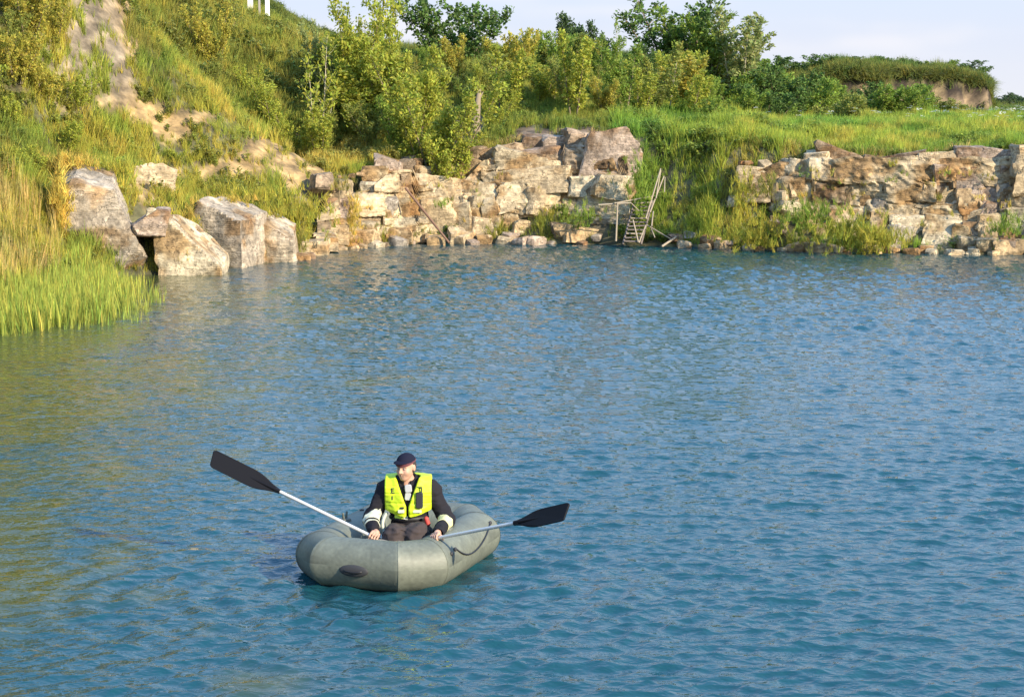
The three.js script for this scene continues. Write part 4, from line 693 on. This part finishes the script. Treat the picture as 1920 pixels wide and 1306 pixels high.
  for (let k = 0; k <= 14; k++) { const t = k / 14; pts.push(side(lerp(0.40, -0.52, t), 0.285 - 0.13 * Math.sin(Math.PI * Math.pow(t, 0.8)) * (1 - 0.25 * t) + 0.03 * t)); }
  mesh('rope', new THREE.TubeGeometry(new THREE.CatmullRomCurve3(pts), 48, 0.0075, 6), black, boat);
  for (const [z, y] of [[0.42, 0.285], [-0.53, 0.315], [0.52, 0.27]]) { const g = new THREE.SphereGeometry(0.02, 12, 8), p = side(z, y); g.scale(0.7, 1, 1.3); g.translate(p.x, p.y, p.z); mesh('rope_eyelet', g, rubber, boat); }
  const lp = []; for (let k = 0; k <= 14; k++) { const t = k / 14, q = side(lerp(0.42, -0.52, t), 0.285 - 0.12 * Math.sin(Math.PI * t)); lp.push(V(-q.x, q.y, q.z)); }
  mesh('rope', new THREE.TubeGeometry(new THREE.CatmullRomCurve3(lp), 48, 0.0075, 6), black, boat);
  // rowlocks, patches, valve
  for (const s of [-1, 1]) {
    const zL = s < 0 ? 0.10 : 0.12, base = new THREE.CylinderGeometry(0.052, 0.06, 0.02, 20); base.translate(s * Wc, CY + R + 0.004, zL); const r = mesh('rowlock', base, pvcDark, boat);
    for (const q of [-1, 1]) { const g = new THREE.CapsuleGeometry(0.011, 0.05, 4, 8); g.rotateX(q * 0.25); g.translate(s * Wc, CY + R + 0.04, zL + q * 0.034); mesh('pin', g, pvcDark, r); }
    const pg = new THREE.CylinderGeometry(R + 0.003, R + 0.003, 0.09, 14, 1, true, 0.15, 0.55); pg.rotateX(Math.PI / 2); if (s < 0) pg.rotateY(Math.PI); pg.translate(s * Wc, CY, zL + 0.24); mesh('patch', pg, pvcDark, boat);
  }
  const vg = new THREE.CylinderGeometry(0.02, 0.024, 0.02, 14); vg.translate(-Wc - 0.02, CY + R, -0.32); mesh('valve', vg, rubber, boat);
}

// ---------------------------------------------------------------- oars
const aluminium = std({ color: rgb(0.66, 0.64, 0.60), metalness: 0.5, roughness: 0.5 }), bladeMat = phys({ color: rgb(0.006, 0.006, 0.008), roughness: 0.6, specularIntensity: 0.35 });
function oar(label, hand, tip, bladeLen, faceTo, flip) {
  const o = thing('oar', label, 'oar', hand), dir = tip.clone().sub(hand), L = dir.length(); dir.divideScalar(L);
  let n = faceTo.clone().sub(faceTo.clone().projectOnVector(dir)).normalize();
  const x = V().crossVectors(dir, n).normalize(), M = new THREE.Matrix4().makeBasis(x, dir, n); o.quaternion.setFromRotationMatrix(M);
  const shaft = new THREE.CylinderGeometry(0.0155, 0.0155, L - bladeLen + 0.10, 16); shaft.translate(0, (L - bladeLen + 0.02) / 2 - 0.03, 0); mesh('shaft', shaft, aluminium, o);
  const grip = new THREE.CylinderGeometry(0.019, 0.021, 0.15, 14); grip.translate(0, -0.035, 0); mesh('grip', grip, black, o);
  const w = 0.076, b0 = L - bladeLen, s = new THREE.Shape(); s.moveTo(-0.02, b0); s.bezierCurveTo(-0.03, b0 + 0.10, -w * 0.95, b0 + 0.13, -w, b0 + 0.27); s.lineTo(-w * 0.98, L - 0.035 - flip * 0.02); s.quadraticCurveTo(-w * 0.95, L - flip * 0.02, -w * 0.7, L - flip * 0.015); s.lineTo(w * 0.75, L + flip * 0.015); s.quadraticCurveTo(w * 0.97, L + flip * 0.01, w, L - 0.03 + flip * 0.015); s.lineTo(w, b0 + 0.27); s.bezierCurveTo(w * 0.95, b0 + 0.13, 0.03, b0 + 0.10, 0.02, b0); s.closePath();
  const g = new THREE.ExtrudeGeometry(s, { depth: 0.008, bevelEnabled: true, bevelSize: 0.004, bevelThickness: 0.004, bevelSegments: 2, curveSegments: 10 }); g.translate(0, 0, -0.004);
  const q = g.attributes.position; for (let i = 0; i < q.count; i++) { const X = q.getX(i), t = (q.getY(i) - b0) / bladeLen; q.setZ(i, q.getZ(i) + 1.3 * X * X * sstep(0.1, 0.6, t) + 0.02 * t * t); } g.computeVertexNormals();
  const blade = mesh('blade', g, bladeMat, o);
  const spine = new THREE.CylinderGeometry(0.006, 0.019, bladeLen * 0.8, 10); spine.translate(0, b0 + bladeLen * 0.36, 0.006); mesh('spine', spine, bladeMat, blade);
  for (const k of [-1, 1]) { const rg = new THREE.CapsuleGeometry(0.0035, bladeLen * 0.5, 3, 6); rg.translate(k * 0.045, b0 + bladeLen * 0.58, 0.009); mesh('rib', rg, bladeMat, blade); }
  const collar = new THREE.CylinderGeometry(0.022, 0.022, 0.05, 14); collar.translate(0, b0 - 0.005, 0); mesh('collar', collar, black, o);
  return o;
}
const handR = atHeight(701, 1007, 0.345), handL = atHeight(817, 1009, 0.385), tipR = at(398, 860, (-handR.z + 0.35) / K), tipL = at(1066, 961, (-handL.z - 0.9) / K);
oar('black bladed oar raised higher than the other, pointing to the reed shore', handR, tipR, 0.66, V(0.25, 0.35, 1), 1);
oar('black bladed oar held low, pointing away from the reed shore', handL, tipL, 0.56, V(-0.15, 0.75, 1), -1);
// ---------------------------------------------------------------- the rower
// naive surface nets: mesh of the zero level of f within a box
function nets(f, lo, hi, cell) {
  const nx = Math.ceil((hi.x - lo.x) / cell) + 1, ny = Math.ceil((hi.y - lo.y) / cell) + 1, nz = Math.ceil((hi.z - lo.z) / cell) + 1, F = new Float32Array(nx * ny * nz);
  for (let k = 0, i = 0; k < nz; k++) for (let j = 0; j < ny; j++) for (let x = 0; x < nx; x++, i++) F[i] = f(lo.x + x * cell, lo.y + j * cell, lo.z + k * cell);
  const id = new Int32Array(nx * ny * nz).fill(-1), pos = [], idx = [], O = [0, 1, nx, nx + 1, nx * ny, nx * ny + 1, nx * ny + nx, nx * ny + nx + 1], E = [[0, 1], [2, 3], [4, 5], [6, 7], [0, 2], [1, 3], [4, 6], [5, 7], [0, 4], [1, 5], [2, 6], [3, 7]];
  for (let k = 0; k < nz - 1; k++) for (let j = 0; j < ny - 1; j++) for (let x = 0; x < nx - 1; x++) {
    const b = (k * ny + j) * nx + x; let m = 0; for (let c = 0; c < 8; c++) if (F[b + O[c]] < 0) m |= 1 << c;
    if (m === 0 || m === 255) continue;
    let sx = 0, sy = 0, sz = 0, n = 0;
    for (const [p, q] of E) { const a = F[b + O[p]], c = F[b + O[q]]; if ((a < 0) === (c < 0)) continue; const t = a / (a - c); sx += lerp(p & 1, q & 1, t); sy += lerp((p >> 1) & 1, (q >> 1) & 1, t); sz += lerp(p >> 2, q >> 2, t); n++; }
    id[b] = pos.length / 3; pos.push(lo.x + (x + sx / n) * cell, lo.y + (j + sy / n) * cell, lo.z + (k + sz / n) * cell);
  }
  const st = [1, nx, nx * ny];
  for (let k = 1; k < nz - 1; k++) for (let j = 1; j < ny - 1; j++) for (let x = 1; x < nx - 1; x++) {
    const b = (k * ny + j) * nx + x, a = F[b] < 0;
    for (let d = 0; d < 3; d++) {
      if (a === F[b + st[d]] < 0) continue;
      const u = st[(d + 1) % 3], v = st[(d + 2) % 3], q = [id[b], id[b - u], id[b - u - v], id[b - v]]; if (q.includes(-1)) continue;
      if (a) idx.push(q[0], q[1], q[2], q[0], q[2], q[3]); else idx.push(q[0], q[2], q[1], q[0], q[3], q[2]);
    }
  }
  const e = cell * 0.5, nor = new Float32Array(pos.length);
  for (let i = 0; i < pos.length; i += 3) { const [x, y, z] = [pos[i], pos[i + 1], pos[i + 2]], a = f(x + e, y, z) - f(x - e, y, z), b = f(x, y + e, z) - f(x, y - e, z), c = f(x, y, z + e) - f(x, y, z - e), l = Math.hypot(a, b, c) || 1; nor[i] = a / l; nor[i + 1] = b / l; nor[i + 2] = c / l; }
  const g = new THREE.BufferGeometry(); g.setAttribute('position', new THREE.Float32BufferAttribute(pos, 3)); g.setAttribute('normal', new THREE.BufferAttribute(nor, 3)); g.setIndex(idx); return g;
}
const smin = (a, b, k) => { const h = Math.max(k - Math.abs(a - b), 0) / k; return Math.min(a, b) - h * h * k * 0.25; };
const cap = (a, b, r0, r1, fz = 1) => { // tapered capsule; fz flattens it front to back
  const bx = b.x - a.x, by = b.y - a.y, bz = (b.z - a.z) / fz, l2 = bx * bx + by * by + bz * bz;
  return (x, y, z) => { const px = x - a.x, py = y - a.y, pz = (z - a.z) / fz, t = clamp((px * bx + py * by + pz * bz) / l2), qx = px - bx * t, qy = py - by * t, qz = pz - bz * t; return (Math.sqrt(qx * qx + qy * qy + qz * qz) - lerp(r0, r1, t)) * (fz < 1 ? fz : 1); };
};
const ell = (c, rx, ry, rz) => (x, y, z) => { const a = (x - c.x) / rx, b = (y - c.y) / ry, d = (z - c.z) / rz, l = Math.sqrt(a * a + b * b + d * d), m = Math.sqrt((a / rx) ** 2 + (b / ry) ** 2 + (d / rz) ** 2); return m < 1e-6 ? -Math.min(rx, ry, rz) : l * (l - 1) / m; };
const uni = (fs, k) => (x, y, z) => { let d = fs[0](x, y, z); for (let i = 1; i < fs.length; i++) d = smin(d, fs[i](x, y, z), k); return d; };
{
  const person = thing('person', 'person in yellow green life vest and dark cap rowing the inflatable boat', 'person', V(handR.x + 0.29, 0, handR.z - 0.36));
  const skin = phys({ color: rgb(0.47, 0.27, 0.185), roughness: 0.6, sheen: 0.2, vertexColors: false });
  const weave = tileFbm(256, 32, 3, 401), jacketM = phys({ color: rgb(0.017, 0.016, 0.020), roughness: 0.9, specularIntensity: 0.3 }), trouserM = std({ color: rgb(0.040, 0.029, 0.027), roughness: 0.9 });
  const vestM = phys({ color: rgb(0.50, 0.66, 0.015), roughness: 0.6, sheen: 0.2 }), reflectM = std({ color: rgb(0.46, 0.48, 0.38), roughness: 0.5 }), blackM = std({ color: rgb(0.014, 0.014, 0.017), roughness: 0.6 }), limeM = std({ color: rgb(0.52, 0.72, 0.06), roughness: 0.6 }), capM = phys({ color: rgb(0.010, 0.011, 0.024), roughness: 0.9, specularIntensity: 0.3 }), bandM = std({ color: rgb(0.10, 0.028, 0.035), roughness: 0.85 }), greyM = std({ color: rgb(0.36, 0.37, 0.37), roughness: 0.6 }), redM = std({ color: rgb(0.42, 0.05, 0.04), roughness: 0.6 }), hairM = std({ color: rgb(0.03, 0.022, 0.018), roughness: 0.8 }), bootM = std({ color: rgb(0.02, 0.02, 0.02), roughness: 0.5 });
  const HR = handR.clone().sub(person.position), HL = handL.clone().sub(person.position);
  const J = { pel: V(0, 0.30, -0.01), waist: V(0, 0.44, -0.005), chest: V(-0.002, 0.60, 0.02), up: V(-0.004, 0.69, 0.035), nb: V(-0.005, 0.755, 0.045), nt: V(-0.01, 0.845, 0.075), head: V(-0.018, 0.922, 0.10) };
  const sh = [V(-0.20, 0.705, 0.03), V(0.195, 0.705, 0.03)], el = [V(-0.335, 0.445, 0.07), V(0.345, 0.445, 0.09)];
  const wr = [HR, HL].map((h, i) => h.clone().add(el[i].clone().sub(h).normalize().multiplyScalar(0.085)).add(V(0, 0.02, 0)));
  const kn = [V(-0.105, 0.355, 0.35), V(0.09, 0.37, 0.36)], hip = [V(-0.10, 0.30, 0.02), V(0.10, 0.30, 0.02)], an = [V(-0.12, 0.19, 0.40), V(0.08, 0.19, 0.41)], toe = [V(-0.145, 0.165, 0.50), V(0.05, 0.165, 0.50)];
  // --- body: one surface (torso, limbs, neck) + finer head and hands
  const torsoF = (k) => [cap(J.pel, J.waist, 0.135 + k, 0.13 + k, 0.85), cap(J.waist, J.chest, 0.13 + k, 0.155 + k, 0.78), cap(J.chest, J.up, 0.155 + k, 0.125 + k, 0.78), cap(sh[0], sh[1], 0.062 + k, 0.062 + k), cap(V(-0.1, 0.75, 0.03), V(0.1, 0.75, 0.03), 0.04 + k, 0.04 + k)];
  const armF = (k) => [0, 1].flatMap((i) => [cap(sh[i], el[i], 0.058 + k * 1.2, 0.046 + k * 1.2), cap(el[i], wr[i], 0.044 + k * 1.2, 0.031 + k)]);
  const legF = (k) => [0, 1].flatMap((i) => [cap(hip[i], kn[i], 0.09 + k, 0.072 + k), cap(kn[i], an[i], 0.056 + k, 0.042 + k)]);
  const footF = (k) => [0, 1].map((i) => cap(an[i], toe[i], 0.042 + k, 0.036 + k));
  const bodyF = uni([...torsoF(0), ...armF(0), ...legF(0), ...footF(0), cap(J.nb, J.nt, 0.058, 0.052)], 0.04);
  const body = [nets(bodyF, V(-0.5, 0.08, -0.25), V(0.5, 0.86, 0.66), 0.014)];
  // head in its own axes (face towards +z), then turned to the person's right and slightly down
  const H = (x, y, z) => V(x, y, z);
  const headParts = uni([ell(H(0, 0.015, -0.012), 0.076, 0.098, 0.093), ell(H(0, -0.045, 0.022), 0.058, 0.066, 0.066), ell(H(0, -0.088, 0.052), 0.027, 0.022, 0.026), ell(H(-0.034, -0.028, 0.058), 0.024, 0.022, 0.02), ell(H(0.034, -0.028, 0.058), 0.024, 0.022, 0.02)], 0.03);
  const nose = uni([cap(H(0, 0.018, 0.082), H(0, -0.022, 0.105), 0.008, 0.0125), cap(H(-0.011, -0.027, 0.092), H(0.011, -0.027, 0.092), 0.009, 0.009)], 0.012);
  const brow = uni([cap(H(-0.042, 0.026, 0.068), H(-0.012, 0.024, 0.080), 0.009, 0.009), cap(H(0.042, 0.026, 0.068), H(0.012, 0.024, 0.080), 0.009, 0.009)], 0.01);
  const lips = uni([cap(H(-0.022, -0.055, 0.076), H(0, -0.053, 0.085), 0.005, 0.007), cap(H(0.022, -0.055, 0.076), H(0, -0.053, 0.085), 0.005, 0.007), cap(H(-0.018, -0.064, 0.075), H(0.018, -0.064, 0.075), 0.007, 0.007)], 0.008);
  const sockets = [ell(H(-0.030, 0.006, 0.088), 0.019, 0.012, 0.016), ell(H(0.030, 0.006, 0.088), 0.019, 0.012, 0.016)], mouth = cap(H(-0.02, -0.0595, 0.088), H(0.02, -0.0595, 0.088), 0.0028, 0.0028);
  const ears = uni([-1, 1].flatMap((s) => [ell(H(s * 0.077, -0.004, -0.012), 0.010, 0.031, 0.020)]), 0.01);
  const headF = (x, y, z) => { let d = smin(headParts(x, y, z), nose(x, y, z), 0.014); d = smin(d, brow(x, y, z), 0.012); d = smin(d, lips(x, y, z), 0.008); d = smin(d, ears(x, y, z), 0.008); for (const s of sockets) d = -smin(-d, s(x, y, z), 0.008); d = Math.max(d, -mouth(x, y, z)); return d; };
  const headQ = new THREE.Quaternion().setFromEuler(new THREE.Euler(0.12, -0.52, 0.03, 'YXZ')), headM = new THREE.Matrix4().compose(J.head, headQ, V(1, 1, 1));
  body.push(nets(headF, V(-0.1, -0.125, -0.12), V(0.1, 0.125, 0.135), 0.0042).applyMatrix4(headM));
  // hands closed round the grips
  const hand = (h, w, tipWorld, mirror) => {
    const axis = tipWorld.clone().sub(h).normalize(), back = w.clone().sub(h), u = back.clone().sub(axis.clone().multiplyScalar(back.dot(axis))).normalize(), v = V().crossVectors(axis, u).normalize();   // u: towards the wrist, v: round the grip
    if (v.y < 0) v.negate();
    const P = (a, rad, along) => h.clone().addScaledVector(axis, along).addScaledVector(u, Math.cos(a) * rad).addScaledVector(v, Math.sin(a) * rad), fs = [];
    fs.push(cap(w, P(0.5, 0.05, 0), 0.031, 0.026)); fs.push(cap(P(0.75, 0.037, -0.03), P(0.75, 0.037, 0.03), 0.0165, 0.0175));
    [[-0.036, 0.0080, 0.92], [-0.012, 0.0088, 1], [0.012, 0.0092, 1.04], [0.036, 0.0088, 0.97]].forEach(([al, r, q]) => { const a = [0.9, 1.75, 2.75, 3.7].map((t) => P(t * q, 0.031, al)); fs.push(cap(a[0], a[1], r + 0.0012, r), cap(a[1], a[2], r, r * 0.95), cap(a[2], a[3], r * 0.95, r * 0.85)); });
    const t = [P(0.1, 0.040, 0.022), P(-0.55, 0.036, 0.052), P(-1.3, 0.031, 0.060)]; fs.push(cap(t[0], t[1], 0.0125, 0.0105), cap(t[1], t[2], 0.0105, 0.0088));
    return nets(uni(fs, 0.007), h.clone().addScalar(-0.13), h.clone().addScalar(0.13), 0.0040);
  };
  body.push(hand(HR, wr[0], tipR.clone().sub(person.position)), hand(HL, wr[1], tipL.clone().sub(person.position)));
  mesh('body', mergeGeometries(body), skin, person);
  for (const s of [-1, 1]) { const g = new THREE.SphereGeometry(0.0115, 12, 10); g.translate(s * 0.030, 0.005, 0.073); g.applyMatrix4(headM); mesh('eye', g, std({ color: rgb(0.25, 0.2, 0.17), roughness: 0.3 }), person); }
  // --- clothes
  const fold = (x, y, z, k) => k * (n3(x * 16, y * 9, z * 16) + 0.8 * n3(x * 9 + 5, y * 26, z * 9) + 0.8 * Math.abs(n3(x * 14, y * 22, z * 14 + 3)));
  const jk = uni([...torsoF(0.022), ...armF(0.022)], 0.045);
  const jacketF = (x, y, z) => Math.max(jk(x, y, z) + fold(x, y, z, 0.010), 0.27 - y, -(Math.hypot((x + 0.007), (z - 0.06)) - 0.066 + Math.max(0, 0.73 - y)));
  const jacket = mesh('jacket', nets(jacketF, V(-0.52, 0.2, -0.28), V(0.52, 0.82, 0.5), 0.0105), jacketM, person);
  const collarF = (x, y, z) => { const t = (y - 0.73) / 0.12, cx = -0.006 - 0.005 * t, cz = 0.042 + 0.02 * t, r = Math.hypot(x - cx, z - cz), front = Math.atan2(x - cx, z - cz); return Math.max(Math.abs(r - 0.078 - fold(x, y, z, 0.008)) - 0.012, 0.72 - y, y - 0.83 - 0.03 * Math.cos(front + Math.PI), Math.abs(front) < 0.35 ? 0.004 : -1); };
  mesh('collar', nets(collarF, V(-0.13, 0.69, -0.1), V(0.13, 0.90, 0.18), 0.007), jacketM, jacket);
  const tr = uni(legF(0.024), 0.085), pelv = uni([cap(J.pel, J.waist, 0.15, 0.12, 0.85)], 0.03), trF = (x, y, z) => Math.max(smin(tr(x, y, z), pelv(x, y, z), 0.04) + fold(x + 3, y, z, 0.012) + 0.004 * Math.sin(60 * (z * 0.7 + y + 0.4 * x)), y - 0.5);
  mesh('trousers', nets(trF, V(-0.3, 0.1, -0.25), V(0.3, 0.56, 0.55), 0.0105), trouserM, person);
  const bf = uni(footF(0.02), 0.03); mesh('boots', nets(bf, V(-0.3, 0.08, 0.36), V(0.2, 0.3, 0.68), 0.01), bootM, person);
  // life vest: two padded front panels joined round the neck and behind, over the jacket
  const ts = uni(torsoF(0.03), 0.045);
  const vestF = (x, y, z) => {
    const d = ts(x, y, z) + fold(x, y, z, 0.008); let v = Math.abs(d - 0.022) - 0.024; for (const sy of [0.615, 0.70, 0.765]) v += 0.006 * Math.exp(-(((y - sy + 0.02 * Math.abs(x)) / 0.007) ** 2));
    v = Math.max(v, 0.515 - y - 0.03 * Math.cos(x * 12), y - 0.84);
    v = -smin(-v, Math.hypot(x + 0.006, (z - 0.06) * 0.9) - 0.082 - Math.max(0, y - 0.73) * 0.15, 0.02);      // neck
    if (z > 0.03) v = -smin(-v, Math.max(Math.abs(x + 0.004) - 0.010 - Math.max(0, (y - 0.58)) * 0.36), 0.02); // opening in front, widening to a V
    for (const s of [-1, 1]) v = -smin(-v, Math.max(0.208 - s * x, 0.30 - y), 0.015);                                        // arm holes
    return v;
  };
  const vest = mesh('life_vest', nets(vestF, V(-0.28, 0.42, -0.24), V(0.28, 0.88, 0.30), 0.0085), vestM, person);
  // what hangs on the vest, each set on the vest's front surface
  const frontZ = (f, x, y) => { let z = 0.34; for (let i = 0; i < 60; i++) { const d = f(x, y, z); if (d < 0.0008) break; z -= Math.max(0.0008, d * 0.6); if (z < -0.2) break; } return z; };
  const onVest = (name, x, y, w, h, t, m, parent = vest, f = vestF, roll = 0, off = 0) => { const z = frontZ(f, x, y) + off, g = boxRound(w, h, t, Math.min(w, h) * 0.22); g.rotateZ(roll); g.rotateX(-0.08); g.translate(x, y, z + t * 0.35); return mesh(name, g, m, parent); };
  const pouch = onVest('radio_pouch', 0.105, 0.645, 0.05, 0.135, 0.034, blackM); { const g = new THREE.CylinderGeometry(0.006, 0.007, 0.06, 8); g.translate(0.122, 0.735, frontZ(vestF, 0.115, 0.7) + 0.012); mesh('antenna', g, blackM, pouch); }
  onVest('chest_strap', 0.105, 0.755, 0.04, 0.010, 0.008, blackM);
  // blurred print on the right-hand panel: a squared letter over a bar
  for (const [x, y, w, h] of [[-0.142, 0.725, 0.008, 0.044], [-0.131, 0.744, 0.028, 0.007], [-0.131, 0.725, 0.024, 0.006], [-0.131, 0.706, 0.028, 0.007], [-0.138, 0.66, 0.008, 0.034]]) onVest('print', x, y, w, h, 0.004, blackM);
  onVest('reflective_patch', -0.058, 0.545, 0.055, 0.026, 0.008, reflectM); onVest('reflective_patch', 0.085, 0.545, 0.075, 0.024, 0.008, reflectM); onVest('buckle', -0.05, 0.575, 0.030, 0.014, 0.012, blackM);
  onVest('belt_tab', -0.062, 0.482, 0.11, 0.030, 0.014, limeM, person, jacketF, -0.16, 0.012); onVest('belt_tab_end', -0.022, 0.475, 0.036, 0.028, 0.014, reflectM, person, jacketF, -0.16, 0.018);
  { const g = new THREE.TorusGeometry(0.16, 0.017, 8, 40); g.rotateX(Math.PI / 2); g.scale(1.02, 1.3, 0.86); g.translate(0, 0.455, 0.0); mesh('belt', g, blackM, person); }
  onVest('throat_mic', 0.004, 0.742, 0.05, 0.06, 0.03, greyM, person, jacketF, 0.1, 0.01); onVest('zip_guard', 0.0, 0.67, 0.045, 0.06, 0.02, greyM, person, jacketF, -0.1, 0.0);
  { const a = V(-0.19, 0.52, 0.12), b = V(-0.225, 0.44, 0.15), c = V(-0.22, 0.34, 0.17); mesh('strap', new THREE.TubeGeometry(new THREE.CatmullRomCurve3([a, b, c]), 16, 0.016, 6), reflectM, person); }
  { const g = new THREE.CapsuleGeometry(0.022, 0.05, 5, 10); g.rotateZ(0.3); g.translate(0.17, 0.445, 0.165); mesh('red_pouch', g, redM, person); }
  // reflective bands round the sleeves
  const sleeve = uni([...torsoF(0.022), ...armF(0.026)], 0.045);
  const band = (i, t0, t1, m) => { const a = el[i], b = wr[i], ax = b.clone().sub(a), l2 = ax.lengthSq(); const f = (x, y, z) => { const t = ((x - a.x) * ax.x + (y - a.y) * ax.y + (z - a.z) * ax.z) / l2; return Math.max(sleeve(x, y, z) + fold(x, y, z, 0.010), (t0 - t) * 0.25, (t - t1) * 0.25); }; mesh('sleeve_band', nets(f, a.clone().min(b).addScalar(-0.11), a.clone().max(b).addScalar(0.11), 0.007), m, jacket); };
  band(0, 0.16, 0.38, reflectM); band(0, 0.50, 0.62, reflectM); band(1, 0.20, 0.52, std({ color: rgb(0.60, 0.58, 0.30), roughness: 0.5 }));
  // cap: rounded crown, darker red band and a short peak
  const capF = (x, y, z) => { const d = ell(H(0, 0.028, -0.010), 0.090, 0.100, 0.106)(x, y, z); return Math.max(d, -(d + 0.014), 0.046 - y - 0.22 * z); };
  const capMesh = mesh('cap', nets(capF, V(-0.12, -0.02, -0.14), V(0.12, 0.15, 0.13), 0.006).applyMatrix4(headM), capM, person);
  const peak = new THREE.SphereGeometry(1, 24, 12, 0, Math.PI * 2, 0, Math.PI / 2); peak.scale(0.068, 0.012, 0.046); peak.rotateX(0.18); peak.translate(0, 0.066, 0.080); peak.applyMatrix4(headM); mesh('peak', peak, capM, capMesh);
  const bandF = (x, y, z) => { const d = ell(H(0, 0.028, -0.010), 0.0912, 0.1012, 0.1072)(x, y, z); return Math.max(d, -(d + 0.012), 0.044 - y - 0.22 * z, y - 0.062 + 0.12 * z); };
  mesh('band', nets(bandF, V(-0.12, -0.03, -0.14), V(0.12, 0.12, 0.14), 0.006).applyMatrix4(headM), bandM, capMesh);
  const hairF = (x, y, z) => { const d = ell(H(0, 0.010, -0.016), 0.081, 0.098, 0.095)(x, y, z); return Math.max(d, -(d + 0.012), y - 0.06 - 0.1 * z, -0.062 - y, z - 0.012 + 0.25 * (y + 0.02)); };
  mesh('hair', nets(hairF, V(-0.1, -0.1, -0.13), V(0.1, 0.08, 0.06), 0.006).applyMatrix4(headM), hairM, person);
}
// ---------------------------------------------------------------- old stairs, poles, posts, stump
function pole(parts, a, b, r) { r *= 0.72; stick(parts, a, b, r, r * 0.85, 8); }
const greyWood = std({ color: rgb(0.30, 0.25, 0.18), roughness: 0.9 }), darkWood = std({ color: rgb(0.15, 0.125, 0.11), roughness: 0.9 }), rust = std({ color: rgb(0.17, 0.095, 0.06), roughness: 0.85 });
{
  const dS = 37.55, base = at(1190, 456, dS); base.y = 0;
  const o = thing('wooden_stairs', 'rickety old wooden stairs with pale pole rails going down to the lake', 'stairs', base), P = (px, py, dd = 0) => at(px, py, dS + dd).sub(base);
  const N = 11;
  for (let i = 0; i < N; i++) {
    const t = i / (N - 1), py = lerp(452, 380, t), l = P(lerp(1170, 1190, t), py, t * 0.8), r = P(lerp(1202, 1222, t), py - 1, t * 0.8), w = r.x - l.x, g = boxRound(w, 0.16, 0.035, 0.008);
    g.rotateX(Math.PI / 2); g.rotateZ(i % 3 === 1 ? 0.05 : -0.02); g.translate((l.x + r.x) / 2, l.y, l.z); mesh('tread', g, i % 4 === 2 ? greyWood : darkWood, o);
  }
  const parts = (name, list, m) => { for (const [a, b, r] of list) { const q = []; pole(q, a, b, r); mesh(name, q[0], m, o); } };
  parts('stringer', [[P(1168, 458, -0.02), P(1190, 376, 0.85), 0.045], [P(1202, 458, -0.02), P(1224, 376, 0.85), 0.045]], darkWood);
  parts('post', [[P(1155, 452, -0.1), P(1158, 380, 0), 0.04], [P(1197, 454, -0.1), P(1187, 412, 0.1), 0.035], [P(1198, 455, -0.12), P(1211, 422, 0.1), 0.03], [P(1222, 424, 0.1), P(1225, 396, 0.3), 0.03], [P(1180, 400, 0.5), P(1182, 376, 0.6), 0.025], [P(1228, 445, 0), P(1220, 425, 0.2), 0.025]], greyWood);
  parts('rail', [[P(1122, 384, 0), P(1184, 380, 0.1), 0.035], [P(1152, 381, 0), P(1222, 368, 0.5), 0.028], [P(1211, 410, 0.2), P(1239, 316, 0.9), 0.034], [P(1219, 398, 0.3), P(1245, 330, 0.9), 0.03], [P(1230, 372, 0.5), P(1239, 320, 1.0), 0.028], [P(1246, 360, 0.6), P(1247, 332, 0.9), 0.022], [P(1184, 381, 0.1), P(1198, 395, 0.3), 0.025], [P(1212, 421, 0.2), P(1258, 448, 0), 0.025]], greyWood);
  const q = []; pole(q, at(1241, 462, 37.3), at(1268, 444, 37.6), 0.05); tag(mesh('fallen_pole', q[0], greyWood), 'short pale pole lying at the waterline beside the stairs', 'pole');
}
{ const q = []; pole(q, at(760, 352, 38.5), at(842, 455, 37.95), 0.055); tag(mesh('rusty_pipe', q[0], rust), 'rusty pipe slanting down the middle ledge into the lake', 'pipe'); }
for (const [px, w, m, label] of [[501, 0.15, std({ color: rgb(0.80, 0.80, 0.78), roughness: 0.7 }), 'white post on the skyline at the top edge, last of the three'], [486, 0.06, std({ color: rgb(0.30, 0.28, 0.26) }), 'thin dark post between the two pale ones on the skyline'], [469, 0.20, std({ color: rgb(0.62, 0.60, 0.55), roughness: 0.8 }), 'wide greyish post on the skyline, nearest the hill crest']]) {
  const d = 51, x = at(px, 20, d).x, y = ground(x, d), o = thing('post', label, 'post', V(x, y - 0.1, -d * K), 0, 'posts on the skyline');
  const g = boxRound(w, 2.9, 0.12, 0.015); g.translate(0, 1.45, 0); mesh('shaft', g, m, o); const c = boxRound(w + 0.05, 0.06, 0.17, 0.015); c.translate(0, 2.93, 0); mesh('top_plate', c, m, o);
}
{ const q = []; setSeed(12); const a = at(893, 216, 40.8), b = at(899, 166, 41); stick(q, a, b, 0.13, 0.06, 7); stick(q, a.clone().lerp(b, 0.55), b.clone().add(V(0.12, -0.1, 0.05)), 0.06, 0.015, 6); stick(q, a.clone().lerp(b, 0.8), b.clone().add(V(-0.06, 0.12, 0)), 0.055, 0.008, 6); stick(q, a.clone().add(V(-0.05, -0.5, 0)), a, 0.19, 0.13, 7); tag(mesh('tree_stump', mergeGeometries(q), std({ color: rgb(0.22, 0.175, 0.115), roughness: 0.95 })), 'pale broken tree stump above the dark eroded gully', 'stump'); }
renderer.render(scene, camera);
